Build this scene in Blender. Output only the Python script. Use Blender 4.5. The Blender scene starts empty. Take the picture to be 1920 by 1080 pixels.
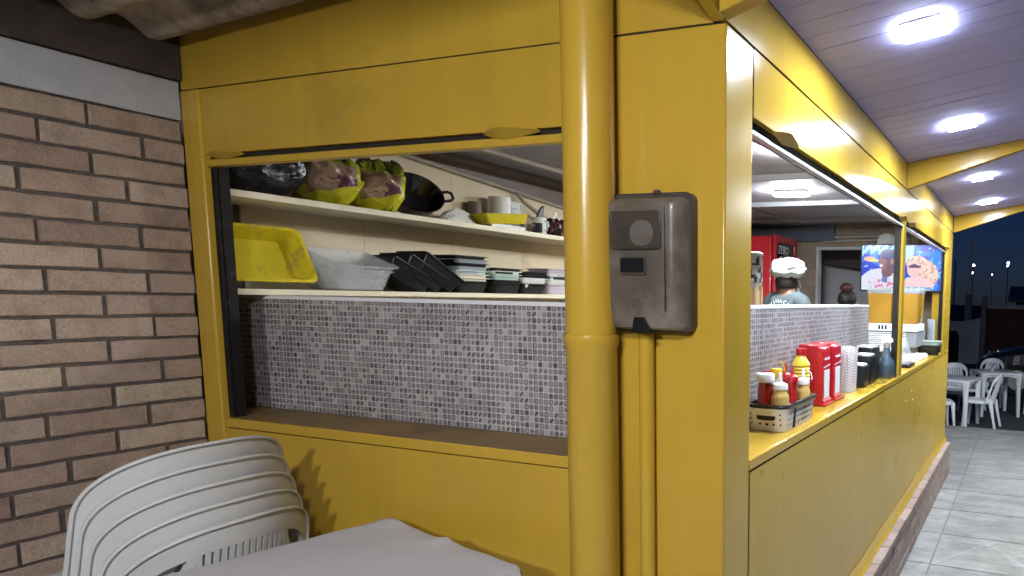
import bpy, bmesh, math, random
from mathutils import Matrix, Vector, noise as mnoise
random.seed(7)
R = math.radians
scene = bpy.context.scene
C = scene.collection

# ------------------------------------------------------------------ camera
cam_data = bpy.data.cameras.new("camera")
cam_data.sensor_width = 36.0
cam_data.lens = 22.9737
cam_data.shift_x = -0.28802
cam_data.shift_y = 0.08133
cam_data.clip_start = 0.02
cam_data.clip_end = 1000
cam = bpy.data.objects.new("camera", cam_data)
C.objects.link(cam)
RR = ((0.94698442, 0.32066555, 0.01985234), (0.05368202, -0.09700475, -0.99383516), (-0.31676292, 0.94221212, -0.10907596))
cam.matrix_world = Matrix(((RR[0][0], -RR[1][0], -RR[2][0], 0.75078), (RR[0][1], -RR[1][1], -RR[2][1], -1.55),
                           (RR[0][2], -RR[1][2], -RR[2][2], 1.722825), (0, 0, 0, 1)))
scene.camera = cam

# ------------------------------------------------------------------ night sky, exposure
world = bpy.data.worlds.new("World")
scene.world = world
world.use_nodes = True
wn = world.node_tree.nodes
wl = world.node_tree.links
bg = wn["Background"]
sky = wn.new("ShaderNodeTexSky")
sky.sky_type = 'NISHITA'
sky.sun_disc = False
sky.sun_elevation = R(12.0)
sky.sun_rotation = R(200)
sky.air_density = 1.0
sky.dust_density = 0.3
sky.ozone_density = 4.0
tint = wn.new("ShaderNodeMix")
tint.data_type = 'RGBA'
tint.blend_type = 'MULTIPLY'
tint.inputs[0].default_value = 1.0
tint.inputs[7].default_value = (0.36, 0.46, 1.0, 1.0)     # deep blue of a night sky
wl.new(sky.outputs[0], tint.inputs[6])
wl.new(tint.outputs[2], bg.inputs[0])
bg.inputs[1].default_value = 0.0085
scene.view_settings.view_transform = 'Standard'
scene.view_settings.look = 'None'
scene.view_settings.exposure = 0.0
scene.view_settings.gamma = 1.0
try:
    scene.cycles.max_bounces = 10
    scene.cycles.sample_clamp_indirect = 6.0
    scene.cycles.transparent_max_bounces = 12
except Exception:
    pass
LAMP = 600.0        # radiance of the canopy lamps
INLAMP = 620.0

# ------------------------------------------------------------------ materials
MATS = {}


def new_mat(name):
    m = bpy.data.materials.new(name)
    m.use_nodes = True
    nt = m.node_tree
    return m, nt, nt.nodes["Principled BSDF"]


def val_noise(nt, scale, detail=4, coord='Object', rough=0.6, stretch=None):
    tc = nt.nodes.new("ShaderNodeTexCoord")
    n = nt.nodes.new("ShaderNodeTexNoise")
    n.inputs["Scale"].default_value = scale
    n.inputs["Detail"].default_value = detail
    n.inputs["Roughness"].default_value = rough
    if coord == 'World':
        g = nt.nodes.new("ShaderNodeNewGeometry")
        src = g.outputs["Position"]
    else:
        src = tc.outputs[coord]
    if stretch:
        mp = nt.nodes.new("ShaderNodeMapping")
        mp.inputs["Scale"].default_value = stretch
        nt.links.new(src, mp.inputs[0])
        src = mp.outputs[0]
    nt.links.new(src, n.inputs["Vector"])
    return n


def ramp(nt, fac, stops):
    r = nt.nodes.new("ShaderNodeValToRGB")
    e = r.color_ramp.elements
    e[0].position, e[0].color = stops[0][0], tuple(stops[0][1]) + (1,)
    e[1].position, e[1].color = stops[-1][0], tuple(stops[-1][1]) + (1,)
    for p, c in stops[1:-1]:
        k = e.new(p)
        k.color = tuple(c) + (1,)
    nt.links.new(fac, r.inputs[0])
    return r


def mat(name, col, rough=0.5, metal=0.0, var=0.12, vscale=6.0, bump=0.0, bscale=60.0, trans=0.0, ior=1.45, alpha=1.0,
        coat=0.0, rvar=0.0, streak=0.0, specks=None, emis=None, estr=0.0, spec=0.5, dirt=None, coord='Object', sss=0.0):
    """plain procedural material with colour mottling, gloss variation, grime and fine relief"""
    if name in MATS:
        return MATS[name]
    m, nt, b = new_mat(name)
    b.inputs["Roughness"].default_value = rough
    b.inputs["Metallic"].default_value = metal
    b.inputs["IOR"].default_value = ior
    b.inputs["Specular IOR Level"].default_value = spec
    b.inputs["Transmission Weight"].default_value = trans
    b.inputs["Alpha"].default_value = alpha
    b.inputs["Coat Weight"].default_value = coat
    b.inputs["Coat Roughness"].default_value = 0.06
    if sss:
        b.inputs["Subsurface Weight"].default_value = sss
        b.inputs["Subsurface Radius"].default_value = (0.01, 0.006, 0.004)
    n = val_noise(nt, vscale, 5, coord)
    lo = [max(0, c * (1 - var)) for c in col]
    hi = [min(1, c * (1 + var)) for c in col]
    r = ramp(nt, n.outputs["Fac"], [(0.3, lo), (0.7, hi)])
    out = r.outputs[0]
    if dirt:
        dcol, dscale, dpos = dirt
        dn = val_noise(nt, dscale, 8, coord, 0.7)
        dr = ramp(nt, dn.outputs["Fac"], [(dpos, (0, 0, 0)), (dpos + 0.14, (1, 1, 1))])
        mx = nt.nodes.new("ShaderNodeMix")
        mx.data_type = 'RGBA'
        nt.links.new(dr.outputs[0], mx.inputs[0])
        nt.links.new(out, mx.inputs[6])
        mx.inputs[7].default_value = tuple(dcol) + (1,)
        out = mx.outputs[2]
    if streak:
        sn = val_noise(nt, 9.0, 5, coord, 0.65, (1.0, 1.0, 0.10))
        sr = ramp(nt, sn.outputs["Fac"], [(0.36, (1 - streak, 1 - streak, 1 - streak * .9)), (0.58, (1, 1, 1))])
        mx = nt.nodes.new("ShaderNodeMix")
        mx.data_type = 'RGBA'
        mx.blend_type = 'MULTIPLY'
        mx.inputs[0].default_value = 1.0
        nt.links.new(out, mx.inputs[6])
        nt.links.new(sr.outputs[0], mx.inputs[7])
        out = mx.outputs[2]
    if specks:
        for sc_, th_ in ((70.0, 0.745), (24.0, 0.775)):
            kn = val_noise(nt, sc_, 4, coord, 0.6)
            kr = ramp(nt, kn.outputs["Fac"], [(th_, (0, 0, 0)), (th_ + 0.012, (1, 1, 1))])
            mx = nt.nodes.new("ShaderNodeMix")
            mx.data_type = 'RGBA'
            nt.links.new(kr.outputs[0], mx.inputs[0])
            nt.links.new(out, mx.inputs[6])
            mx.inputs[7].default_value = tuple(specks) + (1,)
            out = mx.outputs[2]
    nt.links.new(out, b.inputs["Base Color"])
    if rvar:
        rn = val_noise(nt, vscale * 1.7, 6, coord)
        mr = nt.nodes.new("ShaderNodeMapRange")
        mr.inputs[3].default_value = max(0.02, rough - rvar)
        mr.inputs[4].default_value = rough + rvar
        nt.links.new(rn.outputs["Fac"], mr.inputs[0])
        nt.links.new(mr.outputs[0], b.inputs["Roughness"])
    if bump:
        bn = val_noise(nt, bscale, 3, coord)
        bp = nt.nodes.new("ShaderNodeBump")
        bp.inputs["Strength"].default_value = bump
        bp.inputs["Distance"].default_value = 0.01
        nt.links.new(bn.outputs["Fac"], bp.inputs["Height"])
        nt.links.new(bp.outputs[0], b.inputs["Normal"])
    if emis:
        b.inputs["Emission Color"].default_value = tuple(emis) + (1,)
        b.inputs["Emission Strength"].default_value = estr
    MATS[name] = m
    return m


def mat_vcol(name, rough=0.45, emis=0.0, trans=0.0, bump=0.0):
    """colour comes from the mesh's own printed colours"""
    if name in MATS:
        return MATS[name]
    m, nt, b = new_mat(name)
    a = nt.nodes.new("ShaderNodeVertexColor")
    a.layer_name = "Col"
    b.inputs["Roughness"].default_value = rough
    b.inputs["Transmission Weight"].default_value = trans
    if emis:
        b.inputs["Base Color"].default_value = (0.01, 0.01, 0.012, 1)
        nt.links.new(a.outputs[0], b.inputs["Emission Color"])
        b.inputs["Emission Strength"].default_value = emis
    else:
        nt.links.new(a.outputs[0], b.inputs["Base Color"])
    if bump:
        bn = val_noise(nt, 45, 4)
        bp = nt.nodes.new("ShaderNodeBump")
        bp.inputs["Strength"].default_value = bump
        bp.inputs["Distance"].default_value = 0.01
        nt.links.new(bn.outputs["Fac"], bp.inputs["Height"])
        nt.links.new(bp.outputs[0], b.inputs["Normal"])
    MATS[name] = m
    return m


def mat_brick(name, cols, lum=1.0):
    if name in MATS:
        return MATS[name]
    m, nt, b = new_mat(name)
    oi = nt.nodes.new("ShaderNodeObjectInfo")
    k = len(cols)
    r = ramp(nt, oi.outputs["Random"], [(i / (k - 1), tuple(c * lum for c in cc)) for i, cc in enumerate(cols)])
    tc = nt.nodes.new("ShaderNodeTexCoord")
    add = nt.nodes.new("ShaderNodeVectorMath")
    add.operation = 'ADD'
    nt.links.new(tc.outputs["Object"], add.inputs[0])
    cmb = nt.nodes.new("ShaderNodeCombineXYZ")
    mul = nt.nodes.new("ShaderNodeMath")
    mul.operation = 'MULTIPLY'
    mul.inputs[1].default_value = 37.0
    nt.links.new(oi.outputs["Random"], mul.inputs[0])
    for i in range(3):
        nt.links.new(mul.outputs[0], cmb.inputs[i])
    nt.links.new(cmb.outputs[0], add.inputs[1])
    n1 = nt.nodes.new("ShaderNodeTexNoise")
    n1.inputs["Scale"].default_value = 14
    n1.inputs["Detail"].default_value = 6
    n1.inputs["Roughness"].default_value = 0.7
    nt.links.new(add.outputs[0], n1.inputs["Vector"])
    r2 = ramp(nt, n1.outputs["Fac"], [(0.25, (0.55, 0.52, 0.5)), (0.55, (1, 1, 1)), (0.8, (1.0, 1.0, 1.0))])
    mx = nt.nodes.new("ShaderNodeMix")
    mx.data_type = 'RGBA'
    mx.blend_type = 'MULTIPLY'
    mx.inputs[0].default_value = 0.8
    nt.links.new(r.outputs[0], mx.inputs[6])
    nt.links.new(r2.outputs[0], mx.inputs[7])
    n3 = nt.nodes.new("ShaderNodeTexNoise")
    n3.inputs["Scale"].default_value = 180
    n3.inputs["Detail"].default_value = 3
    nt.links.new(add.outputs[0], n3.inputs["Vector"])
    mx2 = nt.nodes.new("ShaderNodeMix")
    mx2.data_type = 'RGBA'
    mx2.blend_type = 'OVERLAY'
    mx2.inputs[0].default_value = 0.5
    nt.links.new(mx.outputs[2], mx2.inputs[6])
    nt.links.new(n3.outputs["Fac"], mx2.inputs[7])
    nt.links.new(mx2.outputs[2], b.inputs["Base Color"])
    b.inputs["Roughness"].default_value = 0.88
    bp = nt.nodes.new("ShaderNodeBump")
    bp.inputs["Strength"].default_value = 0.5
    bp.inputs["Distance"].default_value = 0.006
    nt.links.new(n3.outputs["Fac"], bp.inputs["Height"])
    nt.links.new(bp.outputs[0], b.inputs["Normal"])
    MATS[name] = m
    return m


class NT:
    """tiny helper for math node graphs"""
    def __init__(s, nt):
        s.nt = nt

    def m(s, op, a, b=None, c=None):
        n = s.nt.nodes.new("ShaderNodeMath")
        n.operation = op
        for i, v in enumerate((a, b, c)):
            if v is None:
                continue
            if isinstance(v, (int, float)):
                n.inputs[i].default_value = v
            else:
                s.nt.links.new(v, n.inputs[i])
        return n.outputs[0]

    def mixc(s, f, a, b, mode='MIX'):
        n = s.nt.nodes.new("ShaderNodeMix")
        n.data_type = 'RGBA'
        n.blend_type = mode
        for i, v in ((0, f), (6, a), (7, b)):
            if isinstance(v, (int, float)):
                n.inputs[i].default_value = v
            elif isinstance(v, tuple):
                n.inputs[i].default_value = v + (1,)
            else:
                s.nt.links.new(v, n.inputs[i])
        return n.outputs[2]


def mat_mosaic(name, ax):
    """ceramic printed with a 2 cm grey mosaic: rings, bars and plain squares between pale grout"""
    m, nt, b = new_mat(name)
    q = NT(nt)
    g = nt.nodes.new("ShaderNodeNewGeometry")
    sp = nt.nodes.new("ShaderNodeSeparateXYZ")
    nt.links.new(g.outputs["Position"], sp.inputs[0])
    U = q.m('DIVIDE', sp.outputs[ax], 0.02)
    V = q.m('DIVIDE', q.m('ADD', sp.outputs[2], 0.0095), 0.0207)
    fu = q.m('FLOOR', U)
    fv = q.m('FLOOR', V)
    u = q.m('SUBTRACT', q.m('SUBTRACT', U, fu), 0.5)
    v = q.m('SUBTRACT', q.m('SUBTRACT', V, fv), 0.5)
    cm = nt.nodes.new("ShaderNodeCombineXYZ")
    nt.links.new(fu, cm.inputs[0])
    nt.links.new(fv, cm.inputs[1])
    wn_ = nt.nodes.new("ShaderNodeTexWhiteNoise")
    wn_.noise_dimensions = '2D'
    nt.links.new(cm.outputs[0], wn_.inputs["Vector"])
    sc = nt.nodes.new("ShaderNodeSeparateColor")
    nt.links.new(wn_.outputs["Color"], sc.inputs[0])
    r1, r2, r3 = sc.outputs[0], sc.outputs[1], sc.outputs[2]
    au, av = q.m('ABSOLUTE', u), q.m('ABSOLUTE', v)
    d4 = q.m('POWER', q.m('ADD', q.m('POWER', au, 4.0), q.m('POWER', av, 4.0)), 0.25)
    tile = q.m('LESS_THAN', d4, 0.41)
    rad = q.m('SQRT', q.m('ADD', q.m('MULTIPLY', u, u), q.m('MULTIPLY', v, v)))
    ring = q.m('MULTIPLY', q.m('GREATER_THAN', rad, 0.2), q.m('LESS_THAN', rad, 0.38))
    bar = q.m('LESS_THAN', q.m('ABSOLUTE', q.m('SUBTRACT', u, v)), 0.22)
    frame = q.m('GREATER_THAN', d4, 0.29)
    cross = q.m('LESS_THAN', q.m('MULTIPLY', au, av), 0.012)
    isring = q.m('LESS_THAN', r2, 0.10)
    isbar = q.m('MULTIPLY', q.m('GREATER_THAN', r2, 0.10), q.m('LESS_THAN', r2, 0.20))
    isframe = q.m('MULTIPLY', q.m('GREATER_THAN', r2, 0.20), q.m('LESS_THAN', r2, 0.38))
    iscross = q.m('MULTIPLY', q.m('GREATER_THAN', r2, 0.38), q.m('LESS_THAN', r2, 0.45))
    shape = q.m('ADD', q.m('ADD', q.m('MULTIPLY', isring, ring), q.m('MULTIPLY', isbar, bar)),
                q.m('ADD', q.m('MULTIPLY', isframe, frame), q.m('MULTIPLY', iscross, cross)))
    plain = q.m('GREATER_THAN', r2, 0.45)
    base = ramp(nt, r1, [(0.0, (0.11, 0.10, 0.11)), (0.2, (0.22, 0.205, 0.215)), (0.4, (0.30, 0.27, 0.265)), (0.6, (0.30, 0.315, 0.345)), (0.8, (0.46, 0.43, 0.435)), (1.0, (0.60, 0.58, 0.585))]).outputs[0]
    ink = ramp(nt, r3, [(0.0, (0.035, 0.033, 0.04)), (0.5, (0.1, 0.095, 0.105)), (1.0, (0.17, 0.16, 0.17))]).outputs[0]
    ground = q.mixc(plain, (0.42, 0.40, 0.40), base)
    inner = q.mixc(q.m('MINIMUM', shape, 1.0), ground, ink)
    grout = val_noise(nt, 25, 4, 'World')
    gcol = ramp(nt, grout.outputs["Fac"], [(0.3, (0.58, 0.565, 0.56)), (0.7, (0.74, 0.72, 0.71))]).outputs[0]
    col = q.mixc(tile, gcol, inner)
    big = val_noise(nt, 3.2, 5, 'World')
    tone = ramp(nt, big.outputs["Fac"], [(0.3, (0.64, 0.60, 0.585)), (0.65, (0.86, 0.82, 0.80))]).outputs[0]
    col = q.mixc(1.0, col, tone, 'MULTIPLY')
    nt.links.new(col, b.inputs["Base Color"])
    b.inputs["Roughness"].default_value = 0.32
    bp = nt.nodes.new("ShaderNodeBump")
    bp.inputs["Strength"].default_value = 0.25
    bp.inputs["Distance"].default_value = 0.002
    nt.links.new(tile, bp.inputs["Height"])
    nt.links.new(bp.outputs[0], b.inputs["Normal"])
    return m


def mat_floor():
    m, nt, b = new_mat("floor_tile_print")
    q = NT(nt)
    g = nt.nodes.new("ShaderNodeNewGeometry")
    oi = nt.nodes.new("ShaderNodeObjectInfo")
    n1 = val_noise(nt, 2.2, 8, 'World', 0.65, (1.0, 2.6, 1.0))
    n2 = val_noise(nt, 9, 8, 'World', 0.7, (1.2, 3.0, 1.0))
    c1 = ramp(nt, n1.outputs["Fac"], [(0.28, (0.20, 0.195, 0.18)), (0.5, (0.34, 0.33, 0.31)), (0.72, (0.45, 0.44, 0.415))]).outputs[0]
    c2 = ramp(nt, n2.outputs["Fac"], [(0.34, (0.55, 0.54, 0.52)), (0.48, (1, 1, 1)), (0.7, (1.0, 1.0, 1.0))]).outputs[0]
    col = q.mixc(0.85, c1, c2, 'MULTIPLY')
    # pale straight veins crossing each slab on the slant
    for ang, sc, off, w in ((34, 1.55, 0.3, 0.012), (-38, 1.35, 0.9, 0.009), (52, 1.1, 0.15, 0.008), (71, 1.9, 0.55, 0.009)):
        mp = nt.nodes.new("ShaderNodeMapping")
        mp.inputs["Rotation"].default_value = (0, 0, R(ang))
        mp.inputs["Location"].default_value = (off, off * 1.7, 0)
        nt.links.new(g.outputs["Position"], mp.inputs[0])
        s = nt.nodes.new("ShaderNodeSeparateXYZ")
        nt.links.new(mp.outputs[0], s.inputs[0])
        dn = val_noise(nt, 3.0, 4, 'World')
        t = q.m('MULTIPLY', q.m('ADD', s.outputs[0], q.m('MULTIPLY', dn.outputs["Fac"], 0.08)), sc)
        fr = q.m('ABSOLUTE', q.m('SUBTRACT', q.m('SUBTRACT', t, q.m('FLOOR', t)), 0.5))
        gate = val_noise(nt, 1.9 + off, 2, 'World')
        ln = q.m('MULTIPLY', q.m('LESS_THAN', fr, w), q.m('GREATER_THAN', gate.outputs["Fac"], 0.47))
        col = q.mixc(q.m('MULTIPLY', ln, 0.30), col, (0.58, 0.57, 0.55))
    tint = ramp(nt, oi.outputs["Random"], [(0, (0.86, 0.86, 0.87)), (1, (1, 1, 0.98))]).outputs[0]
    col = q.mixc(1.0, col, tint, 'MULTIPLY')
    dn = val_noise(nt, 1.1, 7, 'World', 0.7)
    dr = ramp(nt, dn.outputs["Fac"], [(0.35, (0.72, 0.70, 0.66)), (0.6, (1, 1, 1))]).outputs[0]
    col = q.mixc(0.8, col, dr, 'MULTIPLY')
    nt.links.new(col, b.inputs["Base Color"])
    rr = nt.nodes.new("ShaderNodeMapRange")
    rr.inputs[3].default_value = 0.28
    rr.inputs[4].default_value = 0.6
    nt.links.new(n2.outputs["Fac"], rr.inputs[0])
    nt.links.new(rr.outputs[0], b.inputs["Roughness"])
    bp = nt.nodes.new("ShaderNodeBump")
    bp.inputs["Strength"].default_value = 0.25
    bp.inputs["Distance"].default_value = 0.004
    nt.links.new(n2.outputs["Fac"], bp.inputs["Height"])
    nt.links.new(bp.outputs[0], b.inputs["Normal"])
    return m


def mat_emit(name, col, strength):
    m, nt, b = new_mat(name)
    b.inputs["Base Color"].default_value = (0.8, 0.8, 0.8, 1)
    b.inputs["Emission Color"].default_value = tuple(col) + (1,)
    b.inputs["Emission Strength"].default_value = strength
    return m


YEL = (0.52, 0.325, 0.036)
M_yel = mat("yellow_enamel", YEL, 0.23, var=0.05, vscale=1.3, bump=0.05, bscale=7, rvar=0.09, streak=0.05, specks=(0.10, 0.055, 0.02), dirt=((0.44, 0.275, 0.036), 2.1, 0.58))
M_yel_gloss = mat("yellow_gloss_enamel", YEL, 0.15, var=0.04, vscale=1.1, bump=0.045, bscale=3.2, rvar=0.07, streak=0.05, specks=(0.15, 0.08, 0.02))
M_yel_dull = mat("worn_yellow_enamel", (0.51, 0.318, 0.034), 0.36, var=0.06, vscale=1.6, bump=0.04, bscale=12, rvar=0.10, streak=0.06, specks=(0.10, 0.055, 0.02), dirt=((0.43, 0.27, 0.036), 1.6, 0.58))
M_yel_skirt = mat("grimy_yellow_enamel", (0.55, 0.355, 0.045), 0.3, spec=0.32, var=0.06, vscale=1.2, bump=0.05, bscale=3, rvar=0.10, streak=0.04, specks=(0.62, 0.55, 0.30), dirt=((0.50, 0.33, 0.06), 1.0, 0.5))
M_sill = mat("brown_sill_paint", (0.24, 0.15, 0.045), 0.5, var=0.15, vscale=5, dirt=((0.12, 0.085, 0.04), 4, 0.52))  # mustard brown with darker patches at random
M_dark = mat("black_steel_track", (0.010, 0.009, 0.008), 0.7, var=0.3, vscale=30, spec=0.25, dirt=((0.07, 0.055, 0.035), 22, 0.58))
M_gap = mat("dark_recess", (0.02, 0.016, 0.01), 0.9)
M_rail = mat("aluminium_rail", (0.62, 0.60, 0.56), 0.3, 0.7, var=0.1)
M_cream = mat("cream_wall_board", (0.62, 0.52, 0.36), 0.55, var=0.05, vscale=3, bump=0.03, dirt=((0.48, 0.39, 0.26), 2.2, 0.62))
M_shelf = mat("cream_melamine", (0.72, 0.65, 0.48), 0.4, var=0.06, vscale=8, dirt=((0.5, 0.43, 0.3), 5, 0.62))
M_inceil = mat("grey_pvc_lining", (0.33, 0.32, 0.345), 0.5, var=0.06, vscale=3)
M_brown_shade = mat("brown_and_wall_shade", (0.16, 0.12, 0.10), 0.5, var=0.15)  # canister brown, and painted shade on the upper interior wall
M_inwall = mat("brown_brick_paint", (0.30, 0.225, 0.17), 0.7, var=0.2, vscale=7)
M_slate = mat("blue_grey_wall_paint", (0.10, 0.115, 0.15), 0.35, var=0.12, vscale=3)
M_conduit = mat("grey_conduit", (0.34, 0.29, 0.24), 0.45, var=0.12)
M_mortar = mat("dark_mortar", (0.108, 0.086, 0.072), 0.95, var=0.3, vscale=40, bump=0.6, bscale=160)
M_plaster = mat("grey_plaster", (0.40, 0.40, 0.41), 0.85, var=0.09, vscale=12, bump=0.25, bscale=120)
M_beam = mat("dark_stained_beam", (0.05, 0.036, 0.032), 0.7, var=0.3, vscale=10)
M_asb = mat("fibre_cement", (0.42, 0.35, 0.27), 0.92, var=0.35, vscale=9, bump=0.5, bscale=70, dirt=((0.20, 0.16, 0.12), 5, 0.5))
M_pvc = mat("lilac_glow_pvc_board", (0.39, 0.38, 0.70), 0.8, var=0.05, vscale=4, rvar=0.05)  # lilac boards tinted bluer and paler to imitate the lamps' glow
M_white_pl = mat("white_plastic", (0.58, 0.575, 0.545), 0.42, var=0.05, vscale=9, dirt=((0.38, 0.37, 0.33), 7, 0.62), bump=0.03, bscale=30)
M_white_far = mat("white_plastic_brightened", (0.82, 0.83, 0.84), 0.4, var=0.04)  # base raised to stand in for stronger light on the far furniture
M_cloth = mat("grey_white_cloth", (0.52, 0.50, 0.50), 0.9, var=0.05, vscale=4, bump=0.12, bscale=420)
M_smoke = mat("smoked_polycarbonate", (0.15, 0.12, 0.09), 0.33, var=0.3, vscale=7, trans=0.28, coat=0.3, dirt=((0.27, 0.225, 0.17), 5, 0.47), rvar=0.12)
M_smoke_clear = mat("clear_smoked_pane", (0.10, 0.08, 0.062), 0.12, var=0.2, vscale=12, trans=0.45, coat=0.5)
M_meter = mat("grey_meter", (0.115, 0.095, 0.075), 0.5)
M_boxback = mat("dark_box_back", (0.055, 0.045, 0.038), 0.4, var=0.2)
M_black = mat("black_plastic", (0.007, 0.007, 0.008), 0.35, var=0.2)
M_blackenamel = mat("black_enamel_iron", (0.010, 0.010, 0.012), 0.16, var=0.2, coat=0.4)
M_navy = mat("dark_navy_plastic", (0.005, 0.0055, 0.008), 0.35, var=0.2)
M_tray_y = mat("yellow_tray_plastic", (0.62, 0.50, 0.015), 0.35, var=0.07, dirt=((0.36, 0.27, 0.06), 11, 0.56))
M_clear = mat("clear_plastic", (0.9, 0.93, 0.95), 0.12, var=0.02, trans=0.92, ior=1.25)
M_frost = mat("frosted_plastic", (0.66, 0.70, 0.72), 0.2, var=0.10, vscale=14, alpha=0.36, coat=0.5)
M_white = mat("white_matte", (0.78, 0.78, 0.77), 0.6, var=0.04)
M_paper = mat("white_paper", (0.80, 0.80, 0.79), 0.9, var=0.03, bump=0.08, bscale=90)
M_red = mat("red_enamel", (0.50, 0.018, 0.03), 0.3, var=0.06, coat=0.3)
M_redpl = mat("red_plastic", (0.46, 0.012, 0.02), 0.3, var=0.06, coat=0.3)
M_ketchup = mat("ketchup_bottle", (0.30, 0.012, 0.010), 0.2, var=0.15, vscale=18, coat=0.5)
M_mustard = mat("mustard_sauce_bottle", (0.62, 0.42, 0.13), 0.25, var=0.1, coat=0.4, sss=0.1)
M_mayo = mat("pale_sauce_bottle", (0.60, 0.53, 0.36), 0.25, var=0.06, coat=0.4)
M_ycap = mat("yellow_cap", (0.85, 0.52, 0.01), 0.35)
M_ybottle = mat("yellow_ridged_bottle", (0.78, 0.58, 0.06), 0.2, var=0.05, coat=0.5)
M_greybasket = mat("silver_grey_plastic", (0.80, 0.79, 0.77), 0.32, 0.0, var=0.05)
M_straw = mat("striped_paper_straw", (0.72, 0.68, 0.66), 0.6)
M_spray = mat("blue_grey_liquid_bottle", (0.055, 0.085, 0.115), 0.12, var=0.1, coat=0.6)
M_juice = mat("orange_juice", (0.40, 0.215, 0.03), 0.18, var=0.06, coat=0.5, sss=0.15)
M_machine = mat("grey_louvre_plastic", (0.20, 0.205, 0.21), 0.4)
M_machwhite = mat("machine_white_plastic", (0.76, 0.78, 0.76), 0.35)
M_green = mat("dark_green_plastic", (0.012, 0.07, 0.045), 0.35)
M_skin = mat("brown_skin", (0.20, 0.105, 0.07), 0.5, var=0.08, sss=0.1)
M_hair = mat("dark_hair", (0.014, 0.010, 0.009), 0.5, var=0.3, vscale=40, bump=0.5, bscale=120)
M_redhair = mat("reddish_hair", (0.055, 0.018, 0.015), 0.5, var=0.3, vscale=40, bump=0.5, bscale=120)
M_shirt = mat("slate_shirt_cloth", (0.075, 0.095, 0.105), 0.85, var=0.12, vscale=8, bump=0.15, bscale=30)
M_trouser = mat("dark_trouser_cloth", (0.03, 0.03, 0.04), 0.9)
M_cap = mat("white_cap_cloth", (0.56, 0.60, 0.585), 0.85, var=0.07, vscale=12, bump=0.7, bscale=14)
M_asphalt = mat("asphalt", (0.05, 0.05, 0.055), 0.85, var=0.3, vscale=3, bump=0.5, bscale=120, coord='World')
M_concrete = mat("concrete", (0.25, 0.24, 0.225), 0.9, var=0.15, vscale=3, bump=0.3, bscale=60)
M_wallgrey = mat("pale_wall_render", (0.55, 0.55, 0.57), 0.9, var=0.12, vscale=2)
M_darkwall = mat("weathered_red_render", (0.10, 0.05, 0.05), 0.9, var=0.3, vscale=3)
M_carpaint = mat("dark_car_paint", (0.012, 0.013, 0.02), 0.15, coat=0.8)
M_glass_dark = mat("dark_window_glass", (0.01, 0.012, 0.015), 0.06, coat=0.5)
M_rubber = mat("tyre_rubber", (0.015, 0.015, 0.015), 0.8)
M_lens = mat("headlamp_lens", (0.7, 0.72, 0.75), 0.08, 0.3, coat=0.8)
M_rooftile = mat("pale_roof_sheet", (0.28, 0.28, 0.29), 0.8, var=0.15)
M_lampbody = mat("lamp_white_housing", (0.8, 0.8, 0.8), 0.5)
M_lamp = mat_emit("lamp_diffuser_light", (0.74, 0.85, 1.0), LAMP)
M_inlamp = mat_emit("ceiling_lamp_light", (0.86, 0.95, 1.0), INLAMP)
M_inlamp2 = mat_emit("narrow_lamp_light", (0.95, 0.96, 0.95), INLAMP * 2.2)
M_tiny = mat_emit("street_lamp_light", (0.85, 0.92, 1.0), 22.0)
M_brick = mat_brick("clay_brick", [(0.24, 0.16, 0.12), (0.36, 0.27, 0.20), (0.30, 0.21, 0.16), (0.41, 0.31, 0.235), (0.34, 0.25, 0.195), (0.44, 0.345, 0.26), (0.27, 0.18, 0.14)], 1.12)
M_brick2 = mat_brick("plinth_brick", [(0.30, 0.21, 0.165), (0.38, 0.29, 0.235), (0.33, 0.235, 0.19), (0.42, 0.33, 0.27), (0.31, 0.23, 0.19)])
M_mosaic_x = mat_mosaic("mosaic_print_end", 0)
M_mosaic_y = mat_mosaic("mosaic_print_side", 1)
M_tile = mat_floor()
M_print = mat_vcol("printed_surface", 0.4)
M_bagprint = mat_vcol("printed_plastic_bag", 0.17, bump=0.3)
M_screen = mat_vcol("screen_picture_light", 0.2, emis=0.95)
M_film = mat("thin_clear_film", (0.85, 0.86, 0.87), 0.15, var=0.1, vscale=30, alpha=0.22, coat=0.6)
M_holewhite = mat("painted_hole_light", (0.75, 0.75, 0.72), 0.6)  # white colour stands in for light showing through the basket holes


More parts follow.
